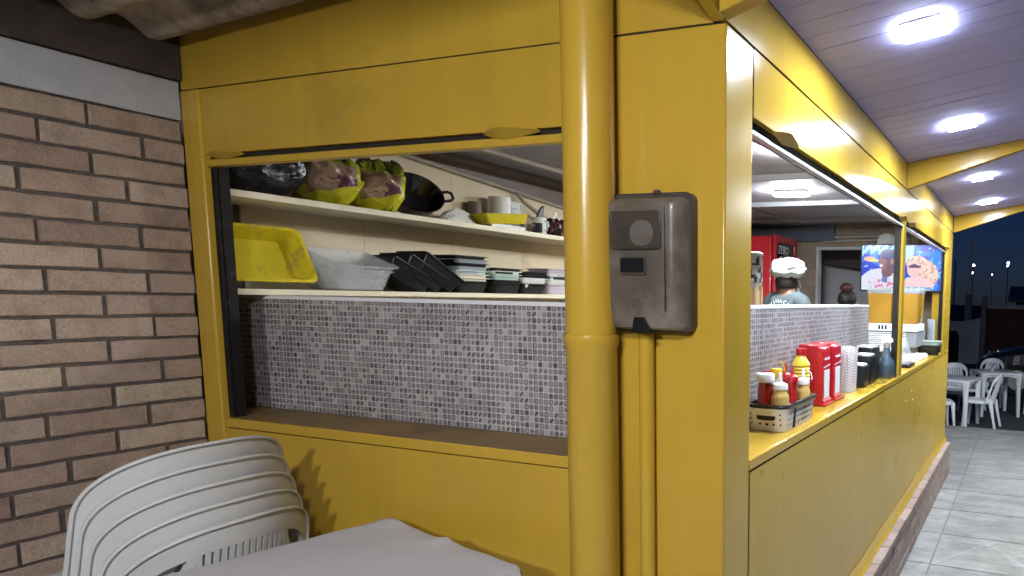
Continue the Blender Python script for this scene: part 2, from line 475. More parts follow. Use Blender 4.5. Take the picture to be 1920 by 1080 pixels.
# ------------------------------------------------------------------ mesh builder
class MB:
    def __init__(s):
        s.v, s.f, s.c, s.mi = [], [], [], []
        s.cur = None
        s.cm = 0

    def add(s, vs, fs, col=None):
        o = len(s.v)
        s.v += [Vector(p) for p in vs]
        for f in fs:
            s.f.append(tuple(i + o for i in f))
            s.c.append(col if col is not None else s.cur)
            s.mi.append(s.cm)
        return s

    def box(s, lo, hi, col=None):
        x0, y0, z0 = lo
        x1, y1, z1 = hi
        return s.add([(x0, y0, z0), (x1, y0, z0), (x1, y1, z0), (x0, y1, z0), (x0, y0, z1), (x1, y0, z1), (x1, y1, z1), (x0, y1, z1)],
                     [(0, 3, 2, 1), (4, 5, 6, 7), (0, 1, 5, 4), (1, 2, 6, 5), (2, 3, 7, 6), (3, 0, 4, 7)], col)

    def loft(s, rings, closed=True, caps=True, col=None):
        n = len(rings[0])
        vs = [p for r in rings for p in r]
        fs = []
        for k in range(len(rings) - 1):
            for i in range(n if closed else n - 1):
                j = (i + 1) % n
                fs.append((k * n + i, k * n + j, (k + 1) * n + j, (k + 1) * n + i))
        if caps:
            fs.append(tuple(range(n - 1, -1, -1)))
            fs.append(tuple((len(rings) - 1) * n + i for i in range(n)))
        return s.add(vs, fs, col)

    def lathe(s, prof, c=(0, 0, 0), n=20, col=None, caps=True):
        rings = [[(c[0] + r * math.cos(2 * math.pi * i / n), c[1] + r * math.sin(2 * math.pi * i / n), c[2] + z) for i in range(n)] for r, z in prof]
        return s.loft(rings, True, caps, col)

    def tube(s, path, r, n=10, col=None):
        path = [Vector(p) for p in path]
        rr = r if isinstance(r, (list, tuple)) else [r] * len(path)
        rings = []
        up = Vector((0, 0, 1))
        for i, p in enumerate(path):
            a = path[max(0, i - 1)]
            b = path[min(len(path) - 1, i + 1)]
            t = (b - a).normalized()
            u = up if abs(t.dot(up)) < 0.95 else Vector((1, 0, 0))
            x = t.cross(u).normalized()
            y = x.cross(t).normalized()
            rings.append([p + x * rr[i] * math.cos(2 * math.pi * k / n) + y * rr[i] * math.sin(2 * math.pi * k / n) for k in range(n)])
        return s.loft(rings, True, True, col)

    def prism(s, poly, axis, a, b, col=None):
        """extrude a 2-D polygon along an axis from a to b"""
        def p3(p, t):
            return {0: (t, p[0], p[1]), 1: (p[0], t, p[1]), 2: (p[0], p[1], t)}[axis]
        n = len(poly)
        vs = [p3(p, a) for p in poly] + [p3(p, b) for p in poly]
        fs = [tuple(range(n)), tuple(range(2 * n - 1, n - 1, -1))]
        for i in range(n):
            j = (i + 1) % n
            fs.append((i, i + n, j + n, j))
        return s.add(vs, fs, col)

    def xform(s, M):
        s.v = [M @ p for p in s.v]
        return s

    def jitter(s, a):
        s.v = [p + Vector((random.uniform(-a, a), random.uniform(-a, a), random.uniform(-a, a))) for p in s.v]
        return s

    def mesh(s, name, mats, smooth=35):
        me = bpy.data.meshes.new(name)
        me.from_pydata([tuple(p) for p in s.v], [], s.f)
        if not isinstance(mats, (list, tuple)):
            mats = [mats]
        for m in mats:
            me.materials.append(m)
        if len(mats) > 1:
            me.polygons.foreach_set("material_index", s.mi)
        bm = bmesh.new()
        bm.from_mesh(me)
        bmesh.ops.recalc_face_normals(bm, faces=bm.faces[:])
        bm.to_mesh(me)
        bm.free()
        if any(c is not None for c in s.c):
            a = me.color_attributes.new("Col", 'FLOAT_COLOR', 'CORNER')
            k = 0
            for p in me.polygons:
                cc = s.c[p.index] or (0.5, 0.5, 0.5)
                for _ in range(p.loop_total):
                    a.data[k].color = (cc[0], cc[1], cc[2], 1)
                    k += 1
        if smooth:
            me.polygons.foreach_set("use_smooth", [True] * len(me.polygons))
            me.set_sharp_from_angle(angle=R(smooth))
        me.update()
        return me

    def build(s, name, mats, parent=None, world=True, smooth=35, bevel=0.0, solid=0.0, sub=0):
        off = Vector((0, 0, 0))
        loc = Vector((0, 0, 0))
        if parent is not None:
            if world:
                r = parent
                while r is not None:
                    off += r.location
                    r = r.parent
        else:
            xs = [p.x for p in s.v]
            ys = [p.y for p in s.v]
            off = Vector(((min(xs) + max(xs)) / 2, (min(ys) + max(ys)) / 2, min(p.z for p in s.v)))
            loc = off.copy()
        if off.length:
            s.v = [p - off for p in s.v]
        o = bpy.data.objects.new(name, s.mesh(name, mats, smooth))
        C.objects.link(o)
        o.location = loc
        if parent is not None:
            o.parent = parent
        if solid:
            md = o.modifiers.new("thickness", 'SOLIDIFY')
            md.thickness = solid
            md.offset = 0
            es = o.modifiers.new("crisp", 'EDGE_SPLIT')
            es.split_angle = R(45)
        if bevel:
            md = o.modifiers.new("edge", 'BEVEL')
            md.width = bevel
            md.segments = 2
            md.limit_method = 'ANGLE'
            md.angle_limit = R(40)
        if sub:
            md = o.modifiers.new("subdiv", 'SUBSURF')
            md.levels = sub
            md.render_levels = sub
        return o


def tag(o, label, cat, group=None):
    o["label"] = label
    o["category"] = cat
    if group:
        o["group"] = group
    return o


def thing(name, label, cat, loc=(0, 0, 0), rz=0.0, group=None):
    o = bpy.data.objects.new(name, None)
    C.objects.link(o)
    o.empty_display_size = 0.1
    o.location = loc
    o.rotation_euler = (0, 0, rz)
    return tag(o, label, cat, group)


def structure(o):
    o["kind"] = "structure"
    return o


def bx(name, lo, hi, m, parent=None, bevel=0.0, **k):
    return MB().box(lo, hi).build(name, m, parent, bevel=bevel, **k)


def copy_tree(o, parent=None):
    c = o.copy()
    C.objects.link(c)
    c.parent = parent
    for ch in list(o.children):
        copy_tree(ch, c)
    return c


def text_mesh(s, size, extrude=0.0006, shear=0.0, align='CENTER', spacing=1.0):
    cu = bpy.data.curves.new("lettering", 'FONT')
    cu.body = s
    cu.size = size
    cu.extrude = extrude
    cu.shear = shear
    cu.align_x = align
    cu.align_y = 'CENTER'
    cu.space_character = spacing
    cu.resolution_u = 3
    o = bpy.data.objects.new("lettering", cu)
    C.objects.link(o)
    dg = bpy.context.evaluated_depsgraph_get()
    me = bpy.data.meshes.new_from_object(o.evaluated_get(dg))
    bpy.data.objects.remove(o)
    return me


def text_part(name, s, size, m, parent, M, shear=0.0, spacing=1.0):
    """lettering as a thin raised mesh, placed by matrix M in the parent's own space"""
    me = text_mesh(s, size, shear=shear, spacing=spacing)
    me.transform(M)
    me.materials.clear()
    me.materials.append(m)
    o = bpy.data.objects.new(name, me)
    C.objects.link(o)
    o.parent = parent
    return o


# ================================================================== LARGE STRUCTURE
# ---- ground sheet, tiled walkway, raised patio
g = MB()
g.add([(-250, -60, -0.12), (250, -60, -0.12), (250, 500, -0.12), (-250, 500, -0.12)], [(0, 1, 2, 3)])
structure(g.build("asphalt_ground", M_asphalt))
slab = structure(bx("walkway_slab", (-2.6, -3.6, -0.115), (3.4, 7.72, -0.012), M_concrete))
slab_root = slab
td = MB().box((-0.2985, -0.2985, -0.012), (0.2985, 0.2985, 0.0)).mesh("floor_tile", M_tile)
x0, y0 = 0.222 + 0.304, 2.663 + 0.304
for i in range(-1, 5):
    for j in range(-10, 8):
        cx, cy = x0 + i * 0.608, y0 + j * 0.608
        if cy > 7.4 or cy < -3.2:
            continue
        o = bpy.data.objects.new("floor_tile", td)
        C.objects.link(o)
        o.parent = slab
        o.location = Vector((cx + random.uniform(-.0008, .0008), cy, random.uniform(-.0006, .0006))) - slab.location
        o.rotation_euler = (0, 0, R(180) if random.random() < .5 else 0)
strip = structure(bx("walkway_edge_strip", (-2.6, 7.56, -0.012), (3.4, 7.7, -0.001), M_concrete))
structure(bx("raised_patio", (-3.2, -3.4, -0.01), (0.05, -0.0, 0.30), M_concrete))

# ---- plinth of bricks under the kiosk
plinth = thing("brick_plinth", "low brown brick plinth along the foot of the yellow counter side", "plinth", (-0.6, 2.6, 0))
bx("core", (-2.36, 0.02, 0.0), (0.058, 5.15, 0.30), M_mortar, plinth)
bd = MB().box((-0.055, -0.120, -0.032), (0.055, 0.120, 0.032)).mesh("brick", M_brick2)
bd2 = MB().box((-0.055, -0.120, -0.016), (0.055, 0.120, 0.016)).mesh("brick", M_brick2)


def place_brick(d, p, parent, jit=0.002, rz=0.0):
    o = bpy.data.objects.new("brick", d)
    C.objects.link(o)
    o.parent = parent
    o.location = Vector(p) - parent.location + Vector((random.uniform(-jit, jit), random.uniform(-jit, jit), random.uniform(-jit, jit) * .5))
    o.rotation_euler = (random.uniform(-.006, .006), random.uniform(-.006, .006), rz + random.uniform(-.008, .008))
    return o


for k in range(4):
    zc = 0.036 + k * 0.0745
    for j in range(21):
        yc = 0.15 + j * 0.25 + (0.125 if k % 2 else 0)
        if yc < 5.05:
            place_brick(bd, (0.012, yc, zc), plinth)
for j in range(20):
    place_brick(bd2, (0.022, 0.113 + j * 0.25, 0.305 + 0.016), plinth)

# ---- brick wall on the left
bw = thing("brick_wall", "tan brick wall with dark mortar beside the stacked white chairs", "wall", (-2.2, -0.9, 0.3))
bx("mortar_core", (-2.34, -2.3, 0.3), (-2.1175, -0.003, 2.30), M_mortar, bw)
wb = []
for i in range(9):
    m_ = MB()
    h, l = 0.0325, 0.119
    # slightly uneven hand-cut outline
    n = 5
    top = [(-l + 2 * l * t / n, h + random.uniform(-.0022, .0012)) for t in range(n + 1)]
    bot = [(l - 2 * l * t / n, -h + random.uniform(-.0012, .0022)) for t in range(n + 1)]
    outl = top + bot
    ring0 = [(-0.05, y_, z_) for y_, z_ in outl]
    ring1 = [(0.0465, y_ + random.uniform(-.0006, .0006), z_) for y_, z_ in outl]
    ring2 = [(0.05 - random.uniform(0, .0012), y_ * .974 + random.uniform(-.001, .001), z_ * .90 + random.uniform(-.0012, .0012)) for y_, z_ in outl]
    m_.loft([ring0, ring1, ring2])
    wb.append(m_.mesh("brick", M_brick, smooth=0))
pitch = 0.0755
nc = 27
for k in range(nc):
    zc = 2.301 - 0.0375 - k * pitch
    if zc < 0.32:
        break
    off = (-0.145 + random.uniform(-.03, .03)) if k % 2 else -0.0065
    for j in range(8):
        yc = off - 0.119 - j * 0.25
        if yc < -1.75:
            continue
        if yc + 0.119 > -0.004:
            continue
        place_brick(random.choice(wb), (-2.160, yc, zc), bw, 0.002)
    # cut brick closing the course at the kiosk
    w = -0.004 - (off + 0.0115)
    if w > 0.02:
        m_ = MB().box((-0.05, -w / 2, -0.0325), (0.05, w / 2, 0.0325)).mesh("brick", M_brick, smooth=0)
        o = place_brick(m_, (-2.160, -0.004 - w / 2, zc), bw, 0.0)
        o.rotation_euler = (0, 0, 0)
bx("plaster_band", (-2.34, -2.3, 2.303), (-2.108, -0.003, 2.434), M_plaster, bw, bevel=0.003)
bx("beam", (-2.34, -2.3, 2.437), (-2.088, -0.003, 2.60), M_beam, bw, bevel=0.004)

# ---- corrugated fibre-cement roof over the patio
rf = MB()
nx, ny = 40, 150
xs = [-2.36 + 2.24 * i / nx for i in range(nx + 1)]
ys = [-2.6 + 2.585 * j / ny for j in range(ny + 1)]


def rz_(x, y):
    return 2.578 + 0.062 * (x + 2.07) + 0.024 * math.sin(2 * math.pi * (y + .03) / 0.177) + 0.004 * mnoise.noise((x * 3, y * 3, 0))


vs = [(x, y, rz_(x, y)) for x in xs for y in ys]
fs = [(i * (ny + 1) + j, (i + 1) * (ny + 1) + j, (i + 1) * (ny + 1) + j + 1, i * (ny + 1) + j + 1) for i in range(nx) for j in range(ny)]
rf.add(vs, fs)
tag(rf.build("corrugated_roof", M_asb, solid=0.008, smooth=60), "mottled brown corrugated sheet roof above the brick wall", "roof")

# ---- canopy with lamps over the walkway
canopy = thing("canopy", "cantilevered canopy with lilac board ceiling and yellow tapered brackets", "canopy", (0.9, 1.5, 2.4))
SL = 0.15


def cz(x):
    return 2.567 + SL * x


X1 = 2.3
hw = 0.0535
bm_ = MB()
bm_.add([(0.003, -hw, cz(0)), (X1, -hw, cz(X1)), (X1, hw, cz(X1)), (0.003, hw, cz(0)),
         (0.003, -hw, cz(0) + .012), (X1, -hw, cz(X1) + .012), (X1, hw, cz(X1) + .012), (0.003, hw, cz(0) + .012)],
        [(0, 3, 2, 1), (4, 5, 6, 7), (0, 1, 5, 4), (1, 2, 6, 5), (2, 3, 7, 6), (3, 0, 4, 7)])
bdm = bm_.mesh("board", M_pvc)
for j in range(-50, 47):
    o = bpy.data.objects.new("board", bdm)
    C.objects.link(o)
    o.parent = canopy
    o.location = Vector((0, 0.345 + 0.055 + j * 0.1105, random.uniform(-.0006, .0006))) - canopy.location
o = MB().add([(0.0, -5.2, cz(0) + .014), (X1, -5.2, cz(X1) + .014), (X1, 5.6, cz(X1) + .014), (0.0, 5.6, cz(0) + .014),
              (0.0, -5.2, cz(0) + .06), (X1, -5.2, cz(X1) + .06), (X1, 5.6, cz(X1) + .06), (0.0, 5.6, cz(0) + .06)],
             [(0, 3, 2, 1), (4, 5, 6, 7), (0, 1, 5, 4), (1, 2, 6, 5), (2, 3, 7, 6), (3, 0, 4, 7)]).build("roof_deck", M_gap, canopy)


def bracket(yc, th=0.05, parent=canopy):
    p = [(0.003, 2.408), (0.67, 2.612), (1.5, 2.73), (X1, cz(X1) - .02), (X1, cz(X1) - .002), (0.003, cz(0) - .002)]
    m_ = MB().prism([(a, b) for a, b in p], 1, yc - th / 2, yc + th / 2)
    return m_.build("bracket", M_yel, parent, bevel=0.003)


for yb in (-0.022, 2.555, 5.15):
    bracket(yb)
# gusset running towards the viewer from the kiosk corner, closing the inner edge of the canopy
gp = [(0.0, 2.408), (-0.65, 2.535), (-0.98, 2.582), (-5.2, 2.592), (-5.2, 2.70), (0.0, 2.70)]
MB().prism(gp, 0, -0.036, -0.004).build("gusset", M_yel, canopy, bevel=0.002)

def canopy_lamp(x, y, label, dm=None, deep=0.0015):
    z = cz(x)
    t = thing("ceiling_lamp", label, "lamp", (x, y, z - 0.03), 0.0, "square lamps in the canopy ceiling")
    a = math.atan(SL)
    M = Matrix.Rotation(-a, 4, 'Y')
    fr = MB().box((-0.0675, -0.0705, 0.0185), (0.0675, 0.0705, 0.0285)).xform(M)
    fr.build("housing", M_lampbody, t, world=False)
    MB().box((-0.068, -0.071, 0.0182 - deep), (0.068, 0.071, 0.0182)).xform(M).build("diffuser", dm or M_lamp, t, world=False)
    return t


canopy_lamp(0.374, 0.705, "nearest and largest bright square lamp in the canopy ceiling")
canopy_lamp(0.379, 1.925, "second bright lamp, just before the middle yellow bracket")
canopy_lamp(0.384, 3.393, "bright lamp just beyond the middle yellow bracket")
canopy_lamp(0.367, 4.555, "farthest and smallest bright lamp, before the last yellow bracket")
M_strong = mat_emit("strong_lamp_light", (0.94, 0.96, 1.0), 400.0)
M_fill = mat_emit("added_fill_light", (0.94, 0.96, 1.0), 820.0)
canopy_lamp(0.40, -1.84, "deep bright lamp in the canopy just behind the viewer", M_strong, .075)
canopy_lamp(0.40, -3.25, "added unseen lamp in the canopy farther behind the viewer", M_fill, .075)  # unseen lamp added to brighten the end wall and the bricks
canopy_lamp(1.70, 5.25, "added unseen lamp in the outer canopy, beyond the right picture edge", mat_emit("added_outer_light", (0.84, 0.91, 1.0), LAMP * 2.6), .05)  # unseen lamp added to brighten the far chairs and tables

# ================================================================== KIOSK
ZB, ZS, ZC = 0.338, 1.217, 1.253
K = thing("food_kiosk", "yellow painted metal food kiosk with open serving windows", "kiosk", (-1.05, 2.57, 0.0))
bx("floor", (-2.36, 0.03, 0.30), (-0.02, 5.1, 0.335), M_concrete, K)
# end face
bx("frame_post", (-2.108, -0.002, 0.30), (-2.066, 0.06, 2.404), M_yel_dull, K, bevel=0.003)
bx("frame_flange", (-2.064, -0.010, 0.30), (-2.004, 0.045, 2.404), M_yel, K, bevel=0.006)
tr = MB()
tr.box((-2.0035, 0.012, 1.2535), (-1.982, 0.022, 2.15)).box((-1.9955, 0.0225, 1.2535), (-1.978, 0.055, 2.15))
tr.build("shutter_track", M_dark, K, bevel=0.002)
bx("inner_jamb", (-2.36, 0.165, 1.2535), (-2.268, 0.199, 1.69), M_yel_dull, K, bevel=0.003)
bx("shaded_side_lining", (-2.372, 0.061, 0.336), (-2.361, 5.1, 2.5), M_brown_shade, K)  # dark brown colour stands in for the shadow on the upper wall
bx("lower_panel", (-2.003, 0.0, 0.30), (-0.488, 0.03, ZS - 0.002), M_yel_dull, K, bevel=0.002)
bx("sill_edge", (-2.003, -0.0015, ZS + 0.002), (-0.488, 0.006, ZC), M_yel, K, bevel=0.002)
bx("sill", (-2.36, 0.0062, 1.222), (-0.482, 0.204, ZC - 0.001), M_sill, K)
bx("seam_backing", (-2.003, 0.008, ZS - 0.01), (-0.488, 0.02, ZS + 0.01), M_gap, K)
bx("corner_post", (-0.487, 0.0, 0.30), (0.0, 0.172, 2.404), M_yel, K, bevel=0.005)
bx("valance", (-2.003, -0.001, 2.185), (-0.488, 0.03, 2.404), M_yel_dull, K, bevel=0.002)
bx("upper_panel", (-2.108, 0.001, 2.4085), (-0.037, 0.03, 2.70), M_yel_dull, K, bevel=0.002)
bx("seam_backing", (-2.108, 0.006, 2.40), (-0.02, 0.02, 2.412), M_gap, K)
bx("slot_shade_strip", (-2.0, 0.014, 2.15), (-0.488, 0.03, 2.1845), M_gap, K)  # dark strip painting the shade in the gap over the rail
ra = MB()
ra.box((-2.002, 0.0, 2.143), (-0.488, 0.026, 2.167))
ra.build("shutter_rail", M_yel_dull, K, bevel=0.003)


def leaf_tab(cx, cz_, w, h, axis, name="shutter_tab"):
    """folded leaf-shaped plate sticking out above the shutter rail"""
    m_ = MB()
    pts = []
    n = 8
    for i in range(n + 1):
        t = i / n
        pts.append((t, (t / .35 if t < .35 else (1 - t) / .65) ** .8))
    up = [(cx - w / 2 + w * t, -0.012 - 0.022 * s_, cz_ + h * 0.28 * s_ + .004) for t, s_ in pts]
    lo = [(cx - w / 2 + w * t, -0.001, cz_ - h * 0.5 * s_) for t, s_ in pts]
    if axis == 1:
        up = [(-b - .0, a, c) for a, b, c in up]
        lo = [(-b, a, c) for a, b, c in lo]
    vs_ = up + lo
    m_.add(vs_, [(i, i + 1, n + 1 + i + 1, n + 1 + i) for i in range(n)])
    return m_.build(name, M_yel_dull, K, solid=0.003)


leaf_tab(-0.668, 2.176, 0.19, 0.03, 0)
leaf_tab(-1.885, 2.176, 0.17, 0.024, 0)
# long side
bx("counter_top", (-0.225, 0.1725, 1.222), (-0.0065, 5.09, ZC), M_yel_gloss, K, bevel=0.003)
bx("counter_edge", (-0.006, 0.174, ZS + 0.003), (0.0015, 5.09, ZC - 0.0005), M_yel_gloss, K, bevel=0.003)
bx("seam_backing", (-0.02, 0.174, ZS - 0.01), (-0.008, 5.09, ZS + 0.01), M_gap, K)


def side_panel(y0_, y1_, z0_, z1_, name, m):
    """large thin sheet with gentle oil-can dents so reflections wander"""
    m_ = MB()
    nn = max(6, int((y1_ - y0_) / 0.09))
    nz = max(3, int((z1_ - z0_) / 0.09))
    vs_, fs_ = [], []
    for i in range(nn + 1):
        for k in range(nz + 1):
            yy = y0_ + (y1_ - y0_) * i / nn
            zz = z0_ + (z1_ - z0_) * k / nz
            e = min(i, nn - i, 3) / 3 * min(k, nz - k, 2) / 2
            vs_.append((0.0 + 0.0035 * e * mnoise.noise((yy * 1.7, zz * 2.1, y0_)), yy, zz))
    for i in range(nn):
        for k in range(nz):
            a = i * (nz + 1) + k
            fs_.append((a, a + nz + 1, a + nz + 2, a + 1))
    m_.add(vs_, fs_)
    m_.box((-0.028, y0_, z0_), (-0.006, y1_, z1_))
    return m_.build(name, m, K, smooth=50)


side_panel(0.176, 2.02, ZB, ZS - 0.003, "lower_panel", M_yel_skirt)
side_panel(2.025, 5.09, ZB, ZS - 0.003, "lower_panel", M_yel_skirt)
bx("end_post", (-0.12, 4.70, ZC + .0005), (-0.002, 5.16, 2.404), M_yel_gloss, K, bevel=0.004)
bx("end_post_base", (-0.12, 5.0915, 0.30), (0.0, 5.16, ZC - .0005), M_yel_skirt, K, bevel=0.003)
side_panel(0.176, 2.535, 2.222, 2.402, "valance", M_yel_gloss)
side_panel(2.540, 5.08, 2.222, 2.402, "valance", M_yel_gloss)
side_panel(-0.002, 2.527, 2.410, 2.5655, "upper_panel", M_yel_gloss)
side_panel(2.583, 5.122, 2.410, 2.5655, "upper_panel", M_yel_gloss)
bx("seam_backing", (-0.02, 0.05, 2.40), (-0.007, 5.1, 2.412), M_gap, K)
bx("mullion", (-0.055, 2.515, ZC + .0005), (-0.004, 2.60, 2.2215), M_yel_gloss, K, bevel=0.004)
bx("shutter_track", (-0.05, 2.462, ZC + .0005), (-0.02, 2.513, 2.2), M_dark, K)
bx("shutter_track", (-0.05, 2.602, ZC + .0005), (-0.02, 2.632, 2.2), M_dark, K)
bx("shutter_track", (-0.05, 4.66, ZC + .0005), (-0.02, 4.698, 2.2), M_dark, K)
bx("slot_shade_strip", (-0.06, 0.174, 2.192), (-0.022, 5.0, 2.24), M_dark, K)  # dark strip stands in for shade in the gap above the rails
for a_, b_ in ((0.174, 2.513), (2.602, 4.70)):
    bx("shutter_rail", (-0.03, a_, 2.178), (-0.006, b_, 2.1915), M_rail, K, bevel=0.003)
for yy in (0.42, 2.40, 2.72, 4.62):
    leaf_tab(yy, 2.214, 0.20, 0.035, 1)
# curled flashing along the foot of the counter side
fl = MB()
n = 120
ring = []
for i in range(n + 1):
    yy = 0.18 + 4.9 * i / n
    a = 0.010 + 0.008 * mnoise.noise((yy * 2.3, 1.0, 0)) + 0.006 * mnoise.noise((yy * 7, 4.0, 0))
    b = 0.020 * mnoise.noise((yy * 1.3, 7.0, 0)) + 0.008 * mnoise.noise((yy * 6, 9.0, 0))
    ring.append([(0.0035, yy, 0.405 + b), (0.006 + a * .4, yy, 0.376 + b * .8), (0.008 + a, yy, 0.352 + b * .4), (0.012 + a * 1.6, yy, 0.341)])
fl.loft(ring, closed=False, caps=False)
fl.build("flashing", M_yel, K, solid=0.003, smooth=70)
for (yy, zz) in ((3.0, 1.10), (3.03, 1.03), (3.38, 1.145), (3.36, 1.075), (3.9, 1.135), (4.0, 1.165), (3.97, 1.10), (4.55, 1.17), (2.78, 1.06), (4.75, .93)):
    MB().lathe([(0.001, 0.006), (0.006, 0.005), (0.008, 0.0)], n=10).xform(Matrix.Translation((0.0015, yy, zz)) @ Matrix.Rotation(R(90), 4, 'Y')).build("rivet", M_yel, K)

# partition with mosaic print behind both sills
part = bx("partition", (-2.268, 0.214, 0.336), (-0.49, 0.30, 1.684), M_concrete, K)
bx("partition_cap", (-2.268, 0.206, 1.6845), (-0.2365, 0.30, 1.697), M_white_far, part)
xe = [-2.268, -1.997, -1.696, -1.396, -1.096, -0.796, -0.49]
for a_, b_ in zip(xe[:-1], xe[1:]):
    bx("tile", (a_ + .0012, 0.205 + random.uniform(0, .0006), 1.2545), (b_ - .0012, 0.2135, 1.684), M_mosaic_x, part)
part2 = bx("partition", (-0.31, 0.301, 0.336), (-0.2365, 2.60, 1.684), M_concrete, K)
bx("partition_cap", (-0.31, 0.301, 1.6845), (-0.226, 2.60, 1.697), M_white_far, part2)
for j in range(8):
    a_ = 0.20 + j * 0.30
    bx("tile", (-0.236, a_ + .0012, 1.2545), (-0.2275 - random.uniform(0, .0006), a_ + .2988, 1.684), M_mosaic_y, part2)

# shelves and cream boards on the left interior wall
for a_, b_, zt in ((0.305, 0.83, 2.46), (0.832, 1.36, 2.40), (1.362, 1.89, 2.36), (1.892, 2.9, 2.30)):
    m_ = MB()
    zl = [2.485 - 0.085 * (y - 0.3) for y in (a_, b_)]
    m_.add([(-2.360, a_, .34), (-2.35, a_, .34), (-2.35, b_, .34), (-2.36, b_, .34), (-2.36, a_, zl[0]), (-2.35, a_, zl[0]), (-2.35, b_, zl[1]), (-2.36, b_, zl[1])],
           [(0, 3, 2, 1), (4, 5, 6, 7), (0, 1, 5, 4), (1, 2, 6, 5), (2, 3, 7, 6), (3, 0, 4, 7)])
    m_.build("wall_board", M_cream, K)
bx("shelf", (-2.3495, 0.07, 2.062), (-2.06, 2.75, 2.088), M_shelf, K, bevel=0.002)
bx("shelf", (-2.3495, 0.07, 1.6985), (-2.06, 2.75, 1.722), M_shelf, K, bevel=0.002)
cd = MB()
cd.tube([(-2.335, 0.32, 2.485), (-2.335, 2.8, 2.275)], 0.012)
cd.build("conduit", M_conduit, K)
MB().tube([(-1.9, 1.1, 2.483), (-1.93, 1.15, 2.455), (-1.95, 2.9, 2.452), (-1.95, 4.6, 2.452)], 0.016).build("conduit", M_conduit, K)
MB().tube([(-2.32, 1.83, 2.35), (-2.30, 1.86, 2.30), (-2.22, 2.12, 2.13)], 0.013).build("conduit", M_conduit, K)
MB().tube([(-1.55, 0.5, 2.488), (-1.55, 4.9, 2.488)], 0.012).build("conduit", M_conduit, K)
# ceiling lining in strips, back wall with doorway, red lining
for j in range(20):
    a_ = 0.05 + j * 0.2525
    bx("ceiling_board", (-2.36, a_ + .001, 2.50), (-0.062, a_ + .251, 2.512), M_inceil, K)
bx("roof_deck", (-2.38, 0.031, 2.513), (-0.062, 5.16, 2.55), M_gap, K)
for yy in (1.2, 2.35, 3.45, 4.5):
    bx("ceiling_batten", (-2.355, yy, 2.462), (-0.065, yy + .035, 2.4995), M_inceil, K, bevel=0.004)
bx("back_wall", (-2.36, 5.10, 0.336), (-1.405, 5.16, 2.499), M_inwall, K)
bx("back_wall", (-1.404, 5.10, 2.275), (-0.75, 5.16, 2.499), M_inwall, K)
bx("back_wall", (-0.749, 5.10, 0.336), (-0.121, 5.16, 2.499), M_inwall, K)
fr = MB()
fr.box((-1.404, 5.085, 0.336), (-1.372, 5.165, 2.274)).box((-0.78, 5.085, 0.336), (-0.75, 5.165, 2.274)).box((-1.3715, 5.085, 2.245), (-0.7805, 5.165, 2.274))
fr.build("door_frame", M_wallgrey, K, bevel=0.003)
for k in range(14):
    bx("wall_brick", (-1.452 - .012 * (k % 2), 5.079, 0.78 + k * 0.0985), (-1.4075, 5.0995, 0.78 + k * 0.0985 + 0.075), M_inwall, K, bevel=0.003)
bx("upper_wall", (-2.36, 5.04, 2.33), (-1.2, 5.078, 2.4995), M_slate, K)
cnd = MB()
cnd.tube([(-1.35, 5.07, 2.37), (-0.35, 5.07, 2.385), (-0.33, 5.07, 2.43), (-0.18, 5.07, 2.43), (-0.16, 5.07, 2.38), (-0.14, 5.07, 1.9)], 0.014)
cnd.build("conduit", M_rail, K)
MB().tube([(-1.35, 5.07, 2.33), (-0.42, 5.07, 2.345), (-0.40, 5.07, 2.15)], 0.012).build("conduit", M_rail, K)
# passage beyond the doorway
yd = structure(bx("yard_wall", (-2.6, 5.95, -0.10), (-0.30, 6.05, 2.9), M_wallgrey))
MB().prism([(-2.3, 2.25), (-0.3, 1.98), (-0.3, 2.9), (-2.3, 2.9)], 1, 5.70, 5.80).build("roof_beam", M_beam, yd)

# lamp on the kiosk ceiling
t = thing("kiosk_lamp", "bright oblong lamp on the ceiling inside the kiosk", "lamp", (-0.905, 2.95, 2.43))
MB().box((-0.124, -0.044, 0.045), (0.124, 0.044, 0.068)).build("housing", M_lampbody, t, world=False, bevel=0.006)
MB().box((-0.125, -0.045, 0.028), (0.125, 0.045, 0.0445)).build("diffuser", M_inlamp, t, world=False, bevel=0.012)

t = thing("kiosk_lamp", "small narrow lamp on the kiosk ceiling near the corner", "lamp", (-0.50, 1.735, 2.43))
MB().box((-0.03, -0.11, 0.050), (0.03, 0.11, 0.068)).build("housing", M_lampbody, t, world=False, bevel=0.006)
MB().box((-0.026, -0.105, 0.044), (0.026, 0.105, 0.0495)).build("diffuser", M_inlamp2, t, world=False, bevel=0.01)

# ================================================================== THINGS ON THE END FACE
pp_ = thing("drain_pipe", "thick yellow drain pipe running up the kiosk end beside the meter box", "pipe", (-0.3595, -0.070, 0.30))
MB().lathe([(0.0655, 1.315), (0.0655, 2.46)], n=40).build("upper_pipe", M_yel, pp_, world=False)
MB().lathe([(0.0665, 0.0), (0.0665, 1.285), (0.0705, 1.292), (0.0715, 1.312), (0.0705, 1.318), (0.066, 1.319)], n=40).build("lower_pipe", M_yel, pp_, world=False)
for z_ in (0.55, 2.30):
    MB().lathe([(0.067, z_), (0.0695, z_ + .002), (0.0695, z_ + .022), (0.067, z_ + .024)], n=32).build("clamp", M_yel, pp_, world=False)
cp = thing("conduit_pipe", "thin yellow conduit pipe rising into the smoky meter box", "pipe", (-0.2195, -0.0235, 0.30))
MB().lathe([(0.0205, 0.0), (0.0205, 1.325)], n=24).build("pipe", M_yel, cp, world=False)

mb = thing("meter_box", "smoky brown plastic electricity meter box on the yellow wall", "meter box", (-0.20, -0.001, 1.625))
# local frame: x across, z up, -y outwards


